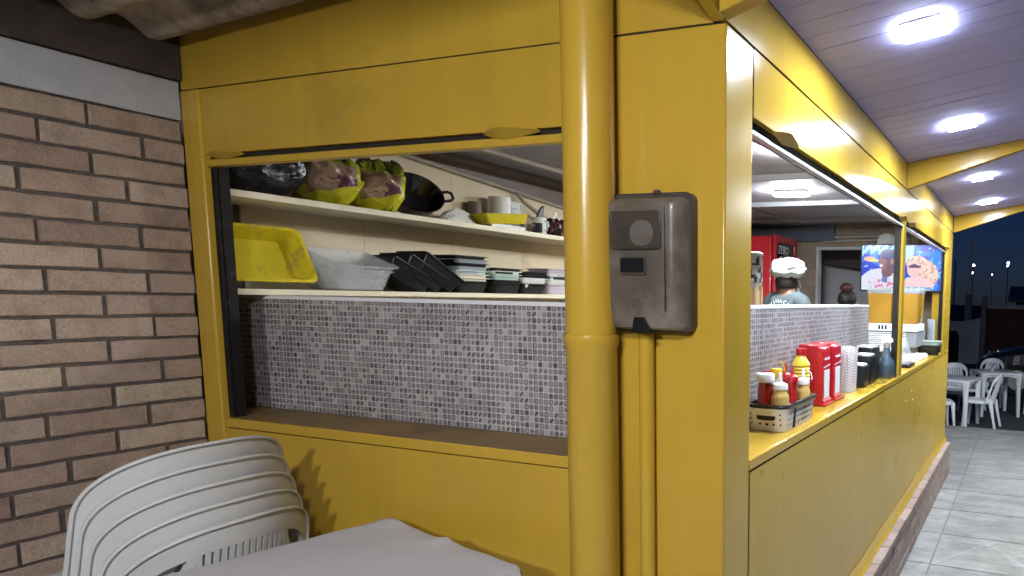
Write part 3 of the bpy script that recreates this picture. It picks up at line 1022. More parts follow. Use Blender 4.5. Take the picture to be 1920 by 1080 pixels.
def rrect(x0_, x1_, z0_, z1_, r, y, n=5):
    pts = []
    for cx, cz2, a0 in ((x1_ - r, z1_ - r, 0), (x0_ + r, z1_ - r, 90), (x0_ + r, z0_ + r, 180), (x1_ - r, z0_ + r, 270)):
        for i in range(n + 1):
            a = R(a0 + 90 * i / n)
            pts.append((cx + r * math.cos(a), y, cz2 + r * math.sin(a)))
    return pts


MB().loft([rrect(-.122, .122, 0.004, .366, .022, 0.0), rrect(-.122, .122, 0.004, .366, .022, -.030), rrect(-.118, .118, 0.008, .362, .02, -.034)]).build("back_plate", M_boxback, mb, world=False)


def taper(ring, yb, cut):
    """pull the lower corners of a ring inwards, as the cover narrows near its foot"""
    out = []
    for x, y, z in ring:
        k = max(0.0, (0.13 - z) / 0.13)
        out.append((x * (1 - cut * k), y + yb * k * k, z))
    return out


def ringify(x0_, x1_, z0_, z1_, r, y, yb, cut):
    base = rrect(x0_, x1_, z0_, z1_, r, y, 6)
    # add points down the straight sides so that the taper bends
    pts = []
    for i, p in enumerate(base):
        q_ = base[(i + 1) % len(base)]
        pts.append(p)
        d = math.dist(p, q_)
        if d > 0.05:
            k = 10
            for s_ in range(1, k):
                pts.append(tuple(p[j] + (q_[j] - p[j]) * s_ / k for j in range(3)))
    return taper(pts, yb, cut)


cov = MB()
cov.loft([ringify(-.116, .116, .010, .352, .02, -.0345, .0, .02), ringify(-.115, .113, .010, .350, .02, -.048, .004, .05), ringify(-.113, .104, .012, .346, .02, -.064, .010, .10),
          ringify(-.109, .093, .016, .340, .018, -.074, .014, .14), ringify(-.101, .083, .024, .332, .016, -.078, .018, .16)])
cov.build("cover", M_smoke, mb, world=False, smooth=40)
MB().loft([rrect(-.092, .060, .218, .314, .01, -.0785), rrect(-.092, .060, .218, .314, .01, -.0815), rrect(-.088, .056, .222, .310, .008, -.083)]).build("viewing_pane", M_smoke_clear, mb, world=False)
MB().loft([rrect(-.028, .040, .226, .290, .03, -.0832), rrect(-.028, .040, .226, .290, .03, -.0842)]).build("meter_face", M_meter, mb, world=False)
MB().box((-.012, -.0852, .238), (.028, -.0843, .247)).build("meter_label", M_smoke, mb, world=False)
MB().loft([rrect(-.060, .010, .158, .196, .003, -.0778), rrect(-.060, .010, .158, .196, .003, -.0800)]).build("window", M_black, mb, world=False)
MB().loft([rrect(-.064, .014, .154, .200, .004, -.0775), rrect(-.064, .014, .154, .200, .004, -.0788)]).build("window_rim", M_smoke, mb, world=False)
MB().prism([(-.028, .004), (.030, .004), (.012, .030), (.004, .044), (-.020, .044), (-.024, .034)], 1, -.078, -.0655).build("notch", M_black, mb, world=False)
MB().lathe([(.001, .012), (.009, .010), (.012, .0)], n=14).xform(Matrix.Translation((.02, -.03, .362))).build("latch", M_boxback, mb, world=False)
MB().box((.068, -.0812, .06), (.071, -.0775, .325)).build("rib", M_smoke, mb, world=False)
for s_ in (-.085, .05):
    MB().lathe([(.0075, .0), (.0075, .004), (.004, .005)], n=12).xform(Matrix.Translation((s_, -.0655, .05)) @ Matrix.Rotation(R(90), 4, 'X')).build("screw", M_smoke, mb, world=False)


# ================================================================== PLASTIC CHAIRS AND TABLES
def make_chair(name, m, hw_=0.225, H=0.84, seat_z=0.42, nsl=7, tilt=.12):
    root = thing(name, "chair", "chair")

    def S(u, v):
        return Vector((-0.19 - tilt * v + (0.10 * hw_ / .225) * u * u * (1 - .2 * v), hw_ * u * (1 - 0.06 * v), seat_z - 0.02 + (H - seat_z + .02) * v))

    def hoop(uo, vb, vt, n=36, ex=2.5):
        out = [(-uo, 0.0), (-uo, vb * .35), (-uo, vb * .7)]
        for i in range(n + 1):
            a = math.pi * (1 - i / n)
            cu, sv = math.cos(a), math.sin(a)
            out.append((uo * math.copysign(abs(cu) ** (2 / ex), cu), vb + (vt - vb) * abs(sv) ** (2 / ex)))
        out += [(uo, vb * .7), (uo, vb * .35), (uo, 0.0)]
        return out

    def ribbon(mbx, A, B):
        vs_ = [S(*p) for p in A] + [S(*p) for p in B]
        k = len(A)
        mbx.add(vs_, [(i, i + 1, k + i + 1, k + i) for i in range(k - 1)])

    hp = MB()
    outer, inner = hoop(1.0, .61, 1.0), hoop(.88, .55, .835)
    ribbon(hp, outer, inner)
    # rolled outer lip
    lip = MB()
    path = [S(*p) + Vector((-.011, 0, 0)) for p in outer]
    lip.tube(path, 0.0048, n=8)
    ribbon(hp, [(-.87, 0.0), (-.4, 0.0), (0, 0.0), (.4, 0.0), (.87, 0.0)], [(-.87, .14), (-.4, .11), (0, .10), (.4, .11), (.87, .14)])
    for sg in (-1, 1):
        A, B = [], []
        for i in range(13):
            t_ = i / 12
            uu = .60 - .16 * t_ ** 2 + .05 * math.sin(math.pi * t_)
            vv = .08 + .765 * t_
            A.append((sg * (uu + .045), vv))
            B.append((sg * (uu - .045), vv))
        ribbon(hp, A, B)
    back = hp.build("backrest", m, root, world=False, solid=0.012, smooth=50)
    lip.build("rim", m, back, world=False, smooth=60)
    for i in range(nsl):
        uc = -.42 + .84 * i / (nsl - 1)
        sl = MB()
        wsl = .30 / nsl
        A = [(uc - wsl, .08 + .765 * k / 6) for k in range(7)]
        B = [(uc + wsl, .08 + .765 * k / 6) for k in range(7)]
        ribbon(sl, A, B)
        sl.build("slat", m, root, world=False, solid=0.010, smooth=50)
    seat = MB()
    rings = []
    for r_, dz in ((0.02, -.014), (.4, -.012), (.7, -.006), (.9, 0.0), (.97, 0.0), (1.0, -.008), (1.005, -.03), (1.0, -.045)):
        ring_ = []
        for i in range(36):
            a = 2 * math.pi * i / 36
            ca, sa = math.cos(a), math.sin(a)
            xx = math.copysign(abs(ca) ** .6, ca)
            yy = math.copysign(abs(sa) ** .6, sa)
            ring_.append((0.015 + .215 * r_ * xx, (.205 + .015 * xx) * r_ * yy * (hw_ / .225) ** .5, seat_z + dz))
        rings.append(ring_)
    seat.loft(rings, True, False)
    seat.build("seat", m, root, world=False, smooth=60)
    for sx in (-1, 1):
        for sy in (-1, 1):
            k = (hw_ / .225) ** .5
            top = Vector((.19 if sx > 0 else -.165, sy * .185 * k, seat_z - .012))
            bot = Vector((.225 if sx > 0 else -.255, sy * .215 * k, 0))
            lg = MB()
            rings = []
            for q_ in (0, .12, .3, .65, 1):
                p = top.lerp(bot, q_)
                a = .034 - .016 * min(1, q_ * 1.6)
                b = .030 - .012 * min(1, q_ * 1.6)
                rings.append([p + Vector((dx * a, dy * b, 0)) for dx, dy in ((-1, -.5), (-.5, -1), (.5, -1), (1, -.5), (1, .5), (.5, 1), (-.5, 1), (-1, .5))])
            lg.loft(rings)
            lg.build("leg", m, root, world=False, smooth=50)
    return root


def relabel(o, label, group):
    o["label"] = label
    o["category"] = "chair"
    o["group"] = group
    return o


near = make_chair("plastic_chair", M_white_pl, hw_=0.262, H=0.778, seat_z=0.385, nsl=13, tilt=.07)
names = ["lowest white plastic chair of the stack by the brick wall",
         "fourth white plastic chair from the top of the stack by the bricks",
         "middle white plastic chair of the stack by the brick wall",
         "white plastic chair just under the top one of the stack",
         "topmost white plastic chair of the stack by the brick wall"]
for i in range(5):
    c = near if i == 0 else copy_tree(near)
    a = R(183)
    c.location = (-1.64 + .017 * (i - 4) * math.cos(a), -0.392 + .005 * (4 - i), 0.301 + i * 0.0542)
    c.rotation_euler = (0, 0, a + R(random.uniform(-.8, .8)))
    relabel(c, names[i], "white chairs stacked by the brick wall")

far = make_chair("patio_chair", M_white_far, hw_=0.215, H=0.83, seat_z=0.42)
fc = [(-0.36, 9.35, -88, "white plastic chair behind the nearer patio table, back to the dark"),
      (0.15, 8.42, 172, "white plastic chair seen from the side, right of the nearer patio table"),
      (0.16, 10.62, -92, "white plastic chair with rounded slotted back behind the farther table"),
      (-0.04, 9.72, 200, "white plastic chair squeezed between the two patio tables"),
      (-0.46, 8.05, 20, "white plastic chair half hidden by the kiosk corner"),
      (0.99, 10.15, 180, "white plastic chair cut off by the right picture edge")]
for i, (x, y, a, lb) in enumerate(fc):
    c = far if i == 0 else copy_tree(far)
    c.location = (x, y, -0.119)
    c.rotation_euler = (0, 0, R(a))
    relabel(c, lb, "white chairs on the dark patio beyond the kiosk")


def make_table(name, label, m, size, h, group=None):
    t_ = thing(name, label, "table", group=group)
    s_ = size / 2
    tp = MB()
    tp.loft([[(x, z_, 0) for x, _, z_ in []] or [(p[0], p[2], zz) for p in rrect(-s_ + e, s_ - e, -s_ + e, s_ - e, .04, 0)] for e, zz in ((.004, h - .035), (0, h - .03), (0, h - .006), (.006, h))])
    tp.build("table_top", m, t_, world=False, smooth=40)
    for sx in (-1, 1):
        for sy in (-1, 1):
            lg = MB()
            rings = []
            for q_, a in ((h - .035, .062), (h - .10, .045), (h - .2, .036), (0.0, .024)):
                cx, cy = sx * (s_ - .055 + .02 * (1 - q_ / h)), sy * (s_ - .055 + .02 * (1 - q_ / h))
                rings.append([(cx + a * dx, cy + a * dy, q_) for dx, dy in ((-1, -.6), (-.6, -1), (.6, -1), (1, -.6), (1, .6), (.6, 1), (-.6, 1), (-1, .6))])
            lg.loft(rings)
            lg.build("leg", m, t_, world=False, smooth=40)
    ap = MB()
    for ax in (0, 1):
        for sg in (-1, 1):
            c_ = sg * (s_ - .03)
            pts = [(-s_ + .05, h - .036), (s_ - .05, h - .036), (s_ - .05, h - .12)]
            for i in range(1, 12):
                xx = s_ - .05 - (2 * s_ - .1) * i / 12
                pts.append((xx, h - .12 + .062 * (1 - abs(xx / (s_ - .05)) ** 5)))
            pts.append((-s_ + .05, h - .12))
            ap.prism(pts, 1 - ax, c_ - .008, c_ + .008)
    ap.build("apron", m, t_, world=False, smooth=0)
    return t_


t1 = make_table("patio_table", "nearer white plastic table beyond the kiosk corner", M_white_far, 0.68, 0.72, "white tables on the dark patio")
t1.location = (-0.27, 8.44, -0.119)
t1.rotation_euler = (0, 0, R(-13))
t2 = make_table("patio_table", "farther white plastic table on the dark asphalt", M_white_far, 0.68, 0.72, "white tables on the dark patio")
t2.location = (0.275, 9.72, -0.119)
t2.rotation_euler = (0, 0, R(22))
tn = make_table("plastic_table", "table under a pale cloth in front of the kiosk end", M_white_pl, 0.63, 0.694)
TC = (-0.905, -0.463, 0.301)
TR = R(-12.5)
tn.location = TC
tn.rotation_euler = (0, 0, TR)
# cloth draped over it
cl = MB()
N = 44
s_ = 0.33
vs, fs = [], []
for i in range(N + 1):
    for j in range(N + 1):
        u, v = -1 + 2 * i / N, -1 + 2 * j / N
        ext = 1.42
        x, y = u * s_ * ext, v * s_ * ext
        ox, oy = max(0, abs(x) - s_), max(0, abs(y) - s_)
        d = math.hypot(ox, oy)
        z = 0.699
        px, py = x, y
        if d > 0:
            px = math.copysign(min(abs(x), s_), x)
            py = math.copysign(min(abs(y), s_), y)
            wv = 0.010 * math.sin(11 * (x if oy > ox else y) * 3.1 + 1.3) * min(1, d / .05)
            out = 0.012 + 0.10 * d
            if ox > 0:
                px += math.copysign((out + wv) * (ox / d), x)
            if oy > 0:
                py += math.copysign((out + wv) * (oy / d), y)
            z -= max(0, d - .008) * 0.97
        else:
            e = min(s_ - abs(x), s_ - abs(y))
            z += 0.0025 * mnoise.noise((x * 9, y * 9, 3))
        # ruckled lip along the far edge
        if abs(y - s_) < .035:
            z += 0.016 * max(0, math.sin((x + .05) * 21)) * (1 if -.34 < x < .02 else .15) * (1 - abs(y - s_) / .035)
        vs.append((px, py, z))
for i in range(N):
    for j in range(N):
        a = i * (N + 1) + j
        fs.append((a, a + N + 1, a + N + 2, a + 1))
cl.add(vs, fs)
cl.xform(Matrix.Translation(TC) @ Matrix.Rotation(TR, 4, 'Z'))
tag(cl.build("tablecloth", M_cloth, solid=0.0015, smooth=80), "pale grey cloth draped over the table by the kiosk end", "tablecloth")


# ================================================================== TRAYS AND BASKETS
def tray_mb(L, W, H, tp=.80, rim=.010, r=.02, t_=.0025, mbx=None):
    """open tapered tray, long side along x; base at z=0"""
    mbx = mbx or MB()

    def rr(k, z, gx=0.0):
        return [(p[0], p[2], z) for p in rrect(-L / 2 * k - gx, L / 2 * k + gx, -W / 2 * k - gx, W / 2 * k + gx, r * k, 0, 4)]
    mbx.loft([rr(tp, 0), rr(tp + (1 - tp) * .15, H * .06), rr(1, H * .94), rr(1, H * .94, rim), rr(1, H, rim), rr(1, H, -t_), rr(tp, t_ + .002, -t_)], True, True)
    return mbx


def hole_rows(L, W, H, tp, rows, n, face, size=.003):
    """small round perforations on one long side (face -1 or 1 along y) or end"""
    m_ = MB()
    for k in range(rows):
        z = H * (.22 + .5 * k / max(1, rows - 1)) if rows > 1 else H * .45
        kk = tp + (1 - tp) * z / H
        for i in range(n):
            x = L * kk * (-.36 + .72 * i / (n - 1))
            y = face * (W / 2 * kk + .0006)
            pts = [(x + size * math.cos(2 * math.pi * q_ / 8), y, z + size * math.sin(2 * math.pi * q_ / 8)) for q_ in range(8)]
            m_.add(pts + [(a_, y - face * .002, c_) for a_, b_, c_ in pts], [tuple(range(8))] + [(q_, (q_ + 1) % 8, 8 + (q_ + 1) % 8, 8 + q_) for q_ in range(8)])
    return m_


def basket(name, label, m, L, W, H, M, rows=0, n=6, hm=None, face=-1, group=None, tp=.82):
    t_ = thing(name, label, "basket", group=group)
    t_.matrix_world = M
    tray_mb(L, W, H, tp).build("body", m, t_, world=False, smooth=40)
    if rows:
        o_ = hole_rows(L, W, H, tp, rows, n, face).build("holes", hm, t_, world=False, smooth=0)
        o_["kind"] = "stuff"
    return t_


TZ = 1.7225      # top of lower shelf
UZ = 2.0885      # top of upper shelf


def T(x, y, z, rz=0, ry=0, rx=0):
    return Matrix.Translation((x, y, z)) @ Matrix.Rotation(R(rz), 4, 'Z') @ Matrix.Rotation(R(ry), 4, 'Y') @ Matrix.Rotation(R(rx), 4, 'X')


# yellow tray tilted up against the boards on the lower shelf
yt = thing("yellow_tray", "large stained yellow plastic tray propped up on the lower shelf", "tray")
yt.matrix_world = T(-2.225, 0.262, TZ + .112, 90, 0, 0) @ Matrix.Rotation(R(64), 4, 'X')
tray_mb(0.335, 0.232, 0.07, .82, .010, .035).build("body", M_tray_y, yt, world=False, smooth=40)
bx_ = MB()
# clear food tubs
for i, (dz, lb) in enumerate(((0.0, "lower of two clear plastic food tubs beside the yellow tray"), (0.032, "upper of two clear plastic food tubs beside the yellow tray"))):
    o = tray_mb(0.30, 0.22, 0.088, .78, .010, .04).xform(T(-2.185 + .006 * i, 0.615, TZ + .003 + dz + .03 * i, 92 + i * 2, 0, 0) @ Matrix.Rotation(R(20 * i), 4, 'X')).build("food_tub", M_frost, smooth=40)
    tag(o, lb, "tub", "clear tubs on the lower shelf")
# nested black baskets lying on their sides, then the upright stacks
for i, (x, y, tilt, lb) in enumerate(((-2.20, 0.86, 26, "black plastic basket tipped against the clear tubs"),
                                      (-2.185, 0.93, 30, "black plastic basket tipped in the middle of three on the lower shelf"),
                                      (-2.17, 1.00, 33, "black plastic basket tipped against the pale stack"))):
    o = basket("black_basket", lb, M_navy, 0.25, 0.20, 0.085, T(x, y, TZ + .036 + .010 * i, 90, 0, 0) @ Matrix.Rotation(R(tilt), 4, 'Y'), 2, 7, M_black, -1, "black baskets tipped over on the lower shelf")


def colm(name, c):
    return mat(name, c, 0.4, var=0.04)


CW, CMINT, CCREAM, CLIL, CBLUE = (colm("white_basket_plastic", (.74, .74, .71)), colm("mint_basket_plastic", (.48, .62, .55)), colm("cream_basket_plastic", (.70, .66, .52)),
                                  colm("lilac_basket_plastic", (.52, .45, .52)), colm("grey_blue_basket_plastic", (.34, .38, .43)))
stacks = [
    (1.255, -2.195, [M_black, CCREAM, CCREAM, CMINT, CBLUE, M_navy, CBLUE, M_black], .0195, 2, "in the tallest stack on the lower shelf"),
    (1.500, -2.19, [M_black, M_navy, CBLUE, CMINT, CW, M_black], .0165, 2, "in the second shelf stack from the left"),
    (1.715, -2.185, [M_black, CW, CW, M_black, M_black], .0175, 2, "in the white-dotted shelf stack"),
    (1.930, -2.18, [CLIL, CW, CW, M_black, CW, CLIL, CLIL], .0165, 2, "in the lilac stack by the pipe"),
]
cname = {M_black.name: "black", M_navy.name: "dark navy", CBLUE.name: "grey blue", CMINT.name: "mint", CW.name: "white", CCREAM.name: "cream", CLIL.name: "lilac"}
ordw = ["lowest", "second from below", "third from below", "fourth from below", "fifth from below", "sixth from below", "seventh from below", "topmost"]
for y, x, ms, dz, rows, where in stacks:
    for i, m_ in enumerate(ms):
        w_ = ordw[7] if i == len(ms) - 1 else ordw[i]
        hole = M_holewhite if (m_ is M_black and i == 0) else M_black
        basket("stacking_basket", f"{cname[m_.name]} basket, {w_} {where}", m_, 0.205, 0.17, 0.062 if i == 0 else 0.06,
               T(x + random.uniform(-.006, .006), y + random.uniform(-.004, .004), TZ + .001 + i * dz, 90 + random.uniform(-2, 2)), 2 if i == 0 else 0, 6, hole, -1, "baskets stacked on the lower shelf")


# ================================================================== UPPER SHELF
def bag(name, label, x, y, z, w, h, d, painter, rz=0, seed=0, top=.25):
    m_ = MB()
    nu, nv = 84, 52
    P = []
    for j in range(nv + 1):
        v = j / nv
        for i in range(nu):
            a = 2 * math.pi * i / nu
            ca, sa = math.cos(a), math.sin(a)
            k = math.sin(math.pi * min(1, .10 + .80 * v)) ** .55
            tp_ = 1 if v < .75 else 1 - (v - .75) / .25 * .85
            X = w / 2 * k * math.copysign(abs(ca) ** .75, ca)
            Y = d / 2 * k * tp_ * math.copysign(abs(sa) ** .75, sa)
            n3 = mnoise.noise((ca * 1.6 + seed, sa * 1.6, v * 4)) * .040 + mnoise.noise((ca * 3 + seed, sa * 3, v * 5)) * .022 + abs(mnoise.noise((ca * 2.2 + seed, sa * 2.2, v * 4.5 + ca * 2))) * .045 + abs(mnoise.noise((ca * 5 + seed, sa * 5, v * 8 - ca * 3))) * .016
            P.append((X * (1 + n3 * 4), Y * (1 + n3 * 5), h * v + n3 * .5 + top * h * .10 * math.sin(a * 2) * max(0, v - .7)))
    fs_ = []
    for j in range(nv):
        for i in range(nu):
            fs_.append((j * nu + i, j * nu + (i + 1) % nu, (j + 1) * nu + (i + 1) % nu, (j + 1) * nu + i))
    Mx = T(x, y, z, rz)
    for f in fs_:
        cx = sum(P[i][0] for i in f) / 4 / (w / 2)
        cy = sum(P[i][1] for i in f) / 4 / (d / 2)
        cz3 = sum(P[i][2] for i in f) / 4 / h
        m_.add([P[i] for i in f], [(0, 1, 2, 3)], painter(cx, cy, cz3))
    m_.xform(Mx)
    o_ = m_.build(name, M_bagprint, smooth=0)
    bm = bmesh.new()
    bm.from_mesh(o_.data)
    bmesh.ops.remove_doubles(bm, verts=bm.verts, dist=1e-5)
    bmesh.ops.recalc_face_normals(bm, faces=bm.faces[:])
    bm.to_mesh(o_.data)
    bm.free()
    o_.data.polygons.foreach_set("use_smooth", [True] * len(o_.data.polygons))
    return tag(o_, label, "bag", "printed bags on the upper shelf")


def paint_chips(cx, cy, v):
    """printed potato bag: lime foot, brown picture of potatoes, dark gathered top"""
    n_ = mnoise.noise((cx * 1.6, v * 2.4, 2.0))
    n2 = mnoise.noise((cx * 3, v * 4, 5.0))
    if v > .82 + .06 * n_:
        return (.05, .06, .012) if n2 < .12 else (.34, .36, .03)
    if .30 + .12 * cx + .05 * n_ < v < .76 + .05 * n_ and -.6 < cx < .85:
        for px_, pv_, rx_, rv_ in ((-.30, .41, .20, .065), (.0, .44, .17, .06), (-.12, .36, .16, .05), (.25, .45, .14, .05)):
            d = math.hypot((cx - px_) / rx_, (v - pv_) / rv_)
            if d < 1:
                return (.50, .38, .27) if d < .8 else (.20, .12, .08)
        if cx > .25 and v < .60 - .1 * cx:
            return (.15, .05, .10)
        return (.27, .17, .115) if n2 < .0 else (.40, .28, .20)
    if v > .60:
        return (.24, .26, .02) if n2 < .1 else (.42, .43, .03)
    return (.60, .58, .02) if n2 > -.3 else (.46, .46, .02)


def paint_dark(cx, cy, v):
    n_ = mnoise.noise((cx * 3, v * 4, cy * 3))
    return (.006, .006, .010) if n_ < .2 else (.02, .022, .03)


bag("snack_bag", "yellow-green printed bag of potatoes, left of its twin on the upper shelf", -2.195, 0.545, UZ - .006, .25, .24, .18, paint_chips, 64, 1)
bag("snack_bag", "yellow-green printed bag of potatoes next to the black pan", -2.175, 0.765, UZ - .006, .23, .235, .18, paint_chips, 58, 5)
bag("black_bag", "black plastic bag in the dark left corner of the upper shelf", -2.19, 0.275, UZ - .006, .30, .23, .20, paint_dark, 90, 9)

wk = thing("wok_pan", "black iron pan with loop handles tipped on the upper shelf", "pan")
wk.matrix_world = T(-2.20, 0.985, UZ + .100, 0, 0, 0) @ Matrix.Rotation(R(-22), 4, 'Z') @ Matrix.Rotation(R(52), 4, 'Y') @ Matrix.Rotation(R(0), 4, 'X')
prof = [(.001, -.055), (.075, -.055), (.098, -.035), (.125, .035), (.132, .040), (.132, .044), (.126, .044), (.120, .034), (.094, -.030), (.072, -.048), (.001, -.049)]
MB().lathe(prof, n=40, caps=False).build("bowl", M_blackenamel, wk, world=False, smooth=40)
for sg in (-1, 1):
    pth = [(.02 * 0 - .030, sg * .128, .032), (-.030, sg * .158, .042), (-.018, sg * .172, .046), (.018, sg * .172, .046), (.030, sg * .158, .042), (.030, sg * .128, .032)]
    MB().tube(pth, .0075, 8).build("handle", M_black, wk, world=False, smooth=60)

# crumpled paper, shallow yellow tray, paper roll
cp_ = MB()
rings = []
for j in range(9):
    v = j / 8
    rings.append([(math.cos(a) * (.075 * (1 - v) ** .6 + .004), math.sin(a) * (.16 * (1 - v) ** .6 + .004), .085 * v + .012 * mnoise.noise((math.cos(a) * 2, math.sin(a) * 2, v * 4))) for a in [2 * math.pi * i / 24 for i in range(24)]])
cp_.loft(rings)
cp_.xform(T(-2.21, 1.27, UZ + .001, 8))
tag(cp_.build("crumpled_paper", M_paper, smooth=0), "crumpled white paper beside the black pan on the upper shelf", "paper")
ty = tray_mb(0.30, 0.20, 0.055, .86, .008, .02).xform(T(-2.145, 1.47, UZ + .026, 84, 0, 0) @ Matrix.Rotation(R(-6), 4, 'Y'))
tag(ty.build("yellow_dish", M_tray_y, smooth=40), "shallow bright yellow tray lying before the paper roll", "tray")
bk = MB().box((-2.24, 1.36, UZ + .0005), (-2.075, 1.62, UZ + .022))
tag(bk.build("flat_box", M_white, bevel=.003), "flat white box under the shallow yellow tray", "box")
rl = thing("paper_roll", "white paper towel roll standing on the upper shelf", "paper roll", (-2.262, 1.62, UZ + .0005))
MB().lathe([(.018, .0), (.058, .0), (.060, .004), (.060, .196), (.058, .2), (.018, .2)], n=36).build("roll", M_paper, rl, world=False, smooth=40)
MB().lathe([(.0175, .001), (.0175, .2)], n=18, caps=False).build("core", M_inwall, rl, world=False)
bj = MB().lathe([(.001, 0), (.035, 0), (.036, .004), (.036, .15), (.034, .154), (.001, .155)], n=20).xform(T(-2.30, 1.47, UZ + .0005))
tag(bj.build("dark_canister", M_brown_shade), "dark brown canister left of the paper roll", "canister")
pf = thing("framed_notice", "white framed notice leaning behind the mug", "notice")
pf.matrix_world = T(-2.29, 1.775, UZ + .001, 86, 0, 0) @ Matrix.Rotation(R(-9), 4, 'X')
fm = MB()
for lo, hi in (((-.075, -.006, 0), (-.068, .006, .20)), ((.068, -.006, 0), (.075, .006, .20)), ((-.0675, -.006, 0), (.0675, .006, .008)), ((-.0675, -.006, .192), (.0675, .006, .20))):
    fm.box(lo, hi)
fm.build("frame", M_white, pf, world=False)
ptx = MB()
ptx.box((-.067, -.002, .0085), (.067, .004, .1915), (.62, .62, .60))
for k in range(12):
    wl_ = random.uniform(.05, .11)
    ptx.box((-.055, -.0035, .03 + k * .0125), (-.055 + wl_, -.0021, .036 + k * .0125), (.30, .30, .31))
ptx.build("sheet", M_print, pf, world=False, smooth=0)
mg = thing("printed_mug", "white mug with a dark printed band before the framed notice", "mug", (-2.17, 1.845, UZ + .0005))
MB().lathe([(.001, 0), (.038, 0), (.041, .004), (.041, .105), (.039, .107), (.037, .105), (.037, .01), (.001, .008)], n=30, caps=False).build("cup", M_white, mg, world=False, smooth=40)
bnd = MB()
for i in range(16):
    a0, a1 = R(190 + i * 9), R(190 + (i + 1) * 9)
    bnd.add([(.0415 * math.cos(a), .0415 * math.sin(a), z) for a, z in ((a0, .012), (a1, .012), (a1, .072), (a0, .072))], [(0, 1, 2, 3)], (.022, .012, .028))
bnd.build("printed_band", M_print, mg, world=False)
text_part("lettering", "SP1", .024, M_white, mg, T(-.009, -.0425, .055, 0, 0, 90))
MB().tube([(.035, .0, .085), (.062, .0, .08), (.066, .0, .055), (.058, .0, .03), (.036, .0, .026)], .006, 8).build("handle", M_white, mg, world=False, smooth=60)
fn = MB()
fpts = [(0, 0), (.055, 0), (.062, .05), (.072, .10), (.058, .098), (.034, .075), (.014, .04)]
fn.prism(fpts, 0, -.008, .008)
fn.xform(T(-2.17, 1.815, UZ + .085, 0))
tag(fn.build("knife_blade", M_boxback, bevel=.003), "dark curved blade sticking up out of the mug", "blade")
fa = thing("white_blender_jug", "white plastic jug with funnel mouth at the right end of the upper shelf", "jug")
fa.matrix_world = T(-2.16, 2.06, UZ + .100, 30, 0, 0)
MB().lathe([(.001, 0), (.012, 0), (.014, .03), (.022, .05), (.048, .062), (.050, .07), (.044, .07), (.001, .052)], n=24).xform(Matrix.Rotation(R(-70), 4, 'Y') @ Matrix.Rotation(R(0), 4, 'X')).build("funnel", M_white, fa, world=False, smooth=40)
MB().tube([(.0, .0, .0), (.03, .02, -.05), (.045, .03, -.099)], .009, 8).build("stem", M_white, fa, world=False, smooth=60)
MB().tube([(.0, .0, .0), (.01, .05, .03), (.02, .08, .02)], .008, 8).build("arm", M_white, fa, world=False, smooth=60)


def paint_flower(cx, cy, v):
    n_ = mnoise.noise((cx * 5, v * 6, cy * 4))
    return (.01, .008, .015) if n_ < .12 else ((.20, .02, .05) if n_ < .4 else (.30, .16, .05))


bag("flowered_pouch", "dark pouch with red flowers at the right end of the upper shelf", -2.155, 2.00, UZ - .004, .18, .105, .13, paint_flower, 90, 14, 0)

# ================================================================== SIDE COUNTER
CT = ZC + .0006


def lathe_part(name, prof_, m, parent, n=24, at=(0, 0, 0), smooth=40):
    return MB().lathe(prof_, at, n).build(name, m, parent, world=False, smooth=smooth)


sb = thing("sauce_basket", "silver grey perforated basket with black liner on the yellow counter", "basket", (-0.112, 0.735, CT), R(0))
Lb, Wb, Hb = 0.34, 0.155, 0.084
tray_mb(Lb, Wb, Hb, .90, .004, .03, .003).xform(Matrix.Rotation(R(90), 4, 'Z')).build("body", M_greybasket, sb, world=False, smooth=40)
MB().loft([[(p[0], p[2], z) for p in rrect(-Wb / 2 * k_ - g_, Wb / 2 * k_ + g_, -Lb / 2 * k_ - g_, Lb / 2 * k_ + g_, .03, 0, 4)] for k_, g_, z in
           ((.86, 0, .055), (.985, 0, .086), (1.0, .006, .0865), (1.0, .010, .092), (1.0, .008, .098), (1.0, -.006, .098), (.97, -.004, .088), (.84, -.004, .058))], True, True).build("liner", M_black, sb, world=False, smooth=40)


def oval(cx, cz3, rx_, rz3, axis, at, n=10, m=M_black, par=sb, nm="perforation", th=.0008):
    pts = [(cx + rx_ * math.copysign(abs(math.cos(a)) ** .6, math.cos(a)), cz3 + rz3 * math.copysign(abs(math.sin(a)) ** .6, math.sin(a))) for a in [2 * math.pi * i / n for i in range(n)]]
    return MB().prism(pts, axis, at - th, at + th)


kf = lambda z: (.90 + .10 * z / (Hb * .94))
oval(0.0, .052, .036, .0115, 1, -Lb / 2 * kf(.052) - .0008, 20).build("handle_opening", M_black, sb, world=False)
hm_ = MB()
for xx, zz, r_ in ((-.058, .063, .003), (-.058, .045, .003), (-.056, .026, .003), (.054, .063, .003), (.054, .045, .003), (.054, .026, .003), (-.024, .027, .0048), (.002, .027, .0058), (.028, .027, .0048)):
    o_ = oval(xx, zz, r_, r_, 1, -Lb / 2 * kf(zz) - .0008)
    hm_.add(o_.v, o_.f)
for k in range(3):
    for i in range(16):
        yy = -.13 + .26 * i / 15
        zz = .022 + .021 * k
        r_ = .0022 + .0026 * math.exp(-((yy - .04) / .05) ** 2)
        o_ = oval(yy, zz, r_ * .8, r_ * 1.35, 0, Wb / 2 * kf(zz) + .0008)
        hm_.add(o_.v, o_.f)
hh = hm_.build("perforations", M_black, sb, world=False, smooth=0)
hh["kind"] = "stuff"


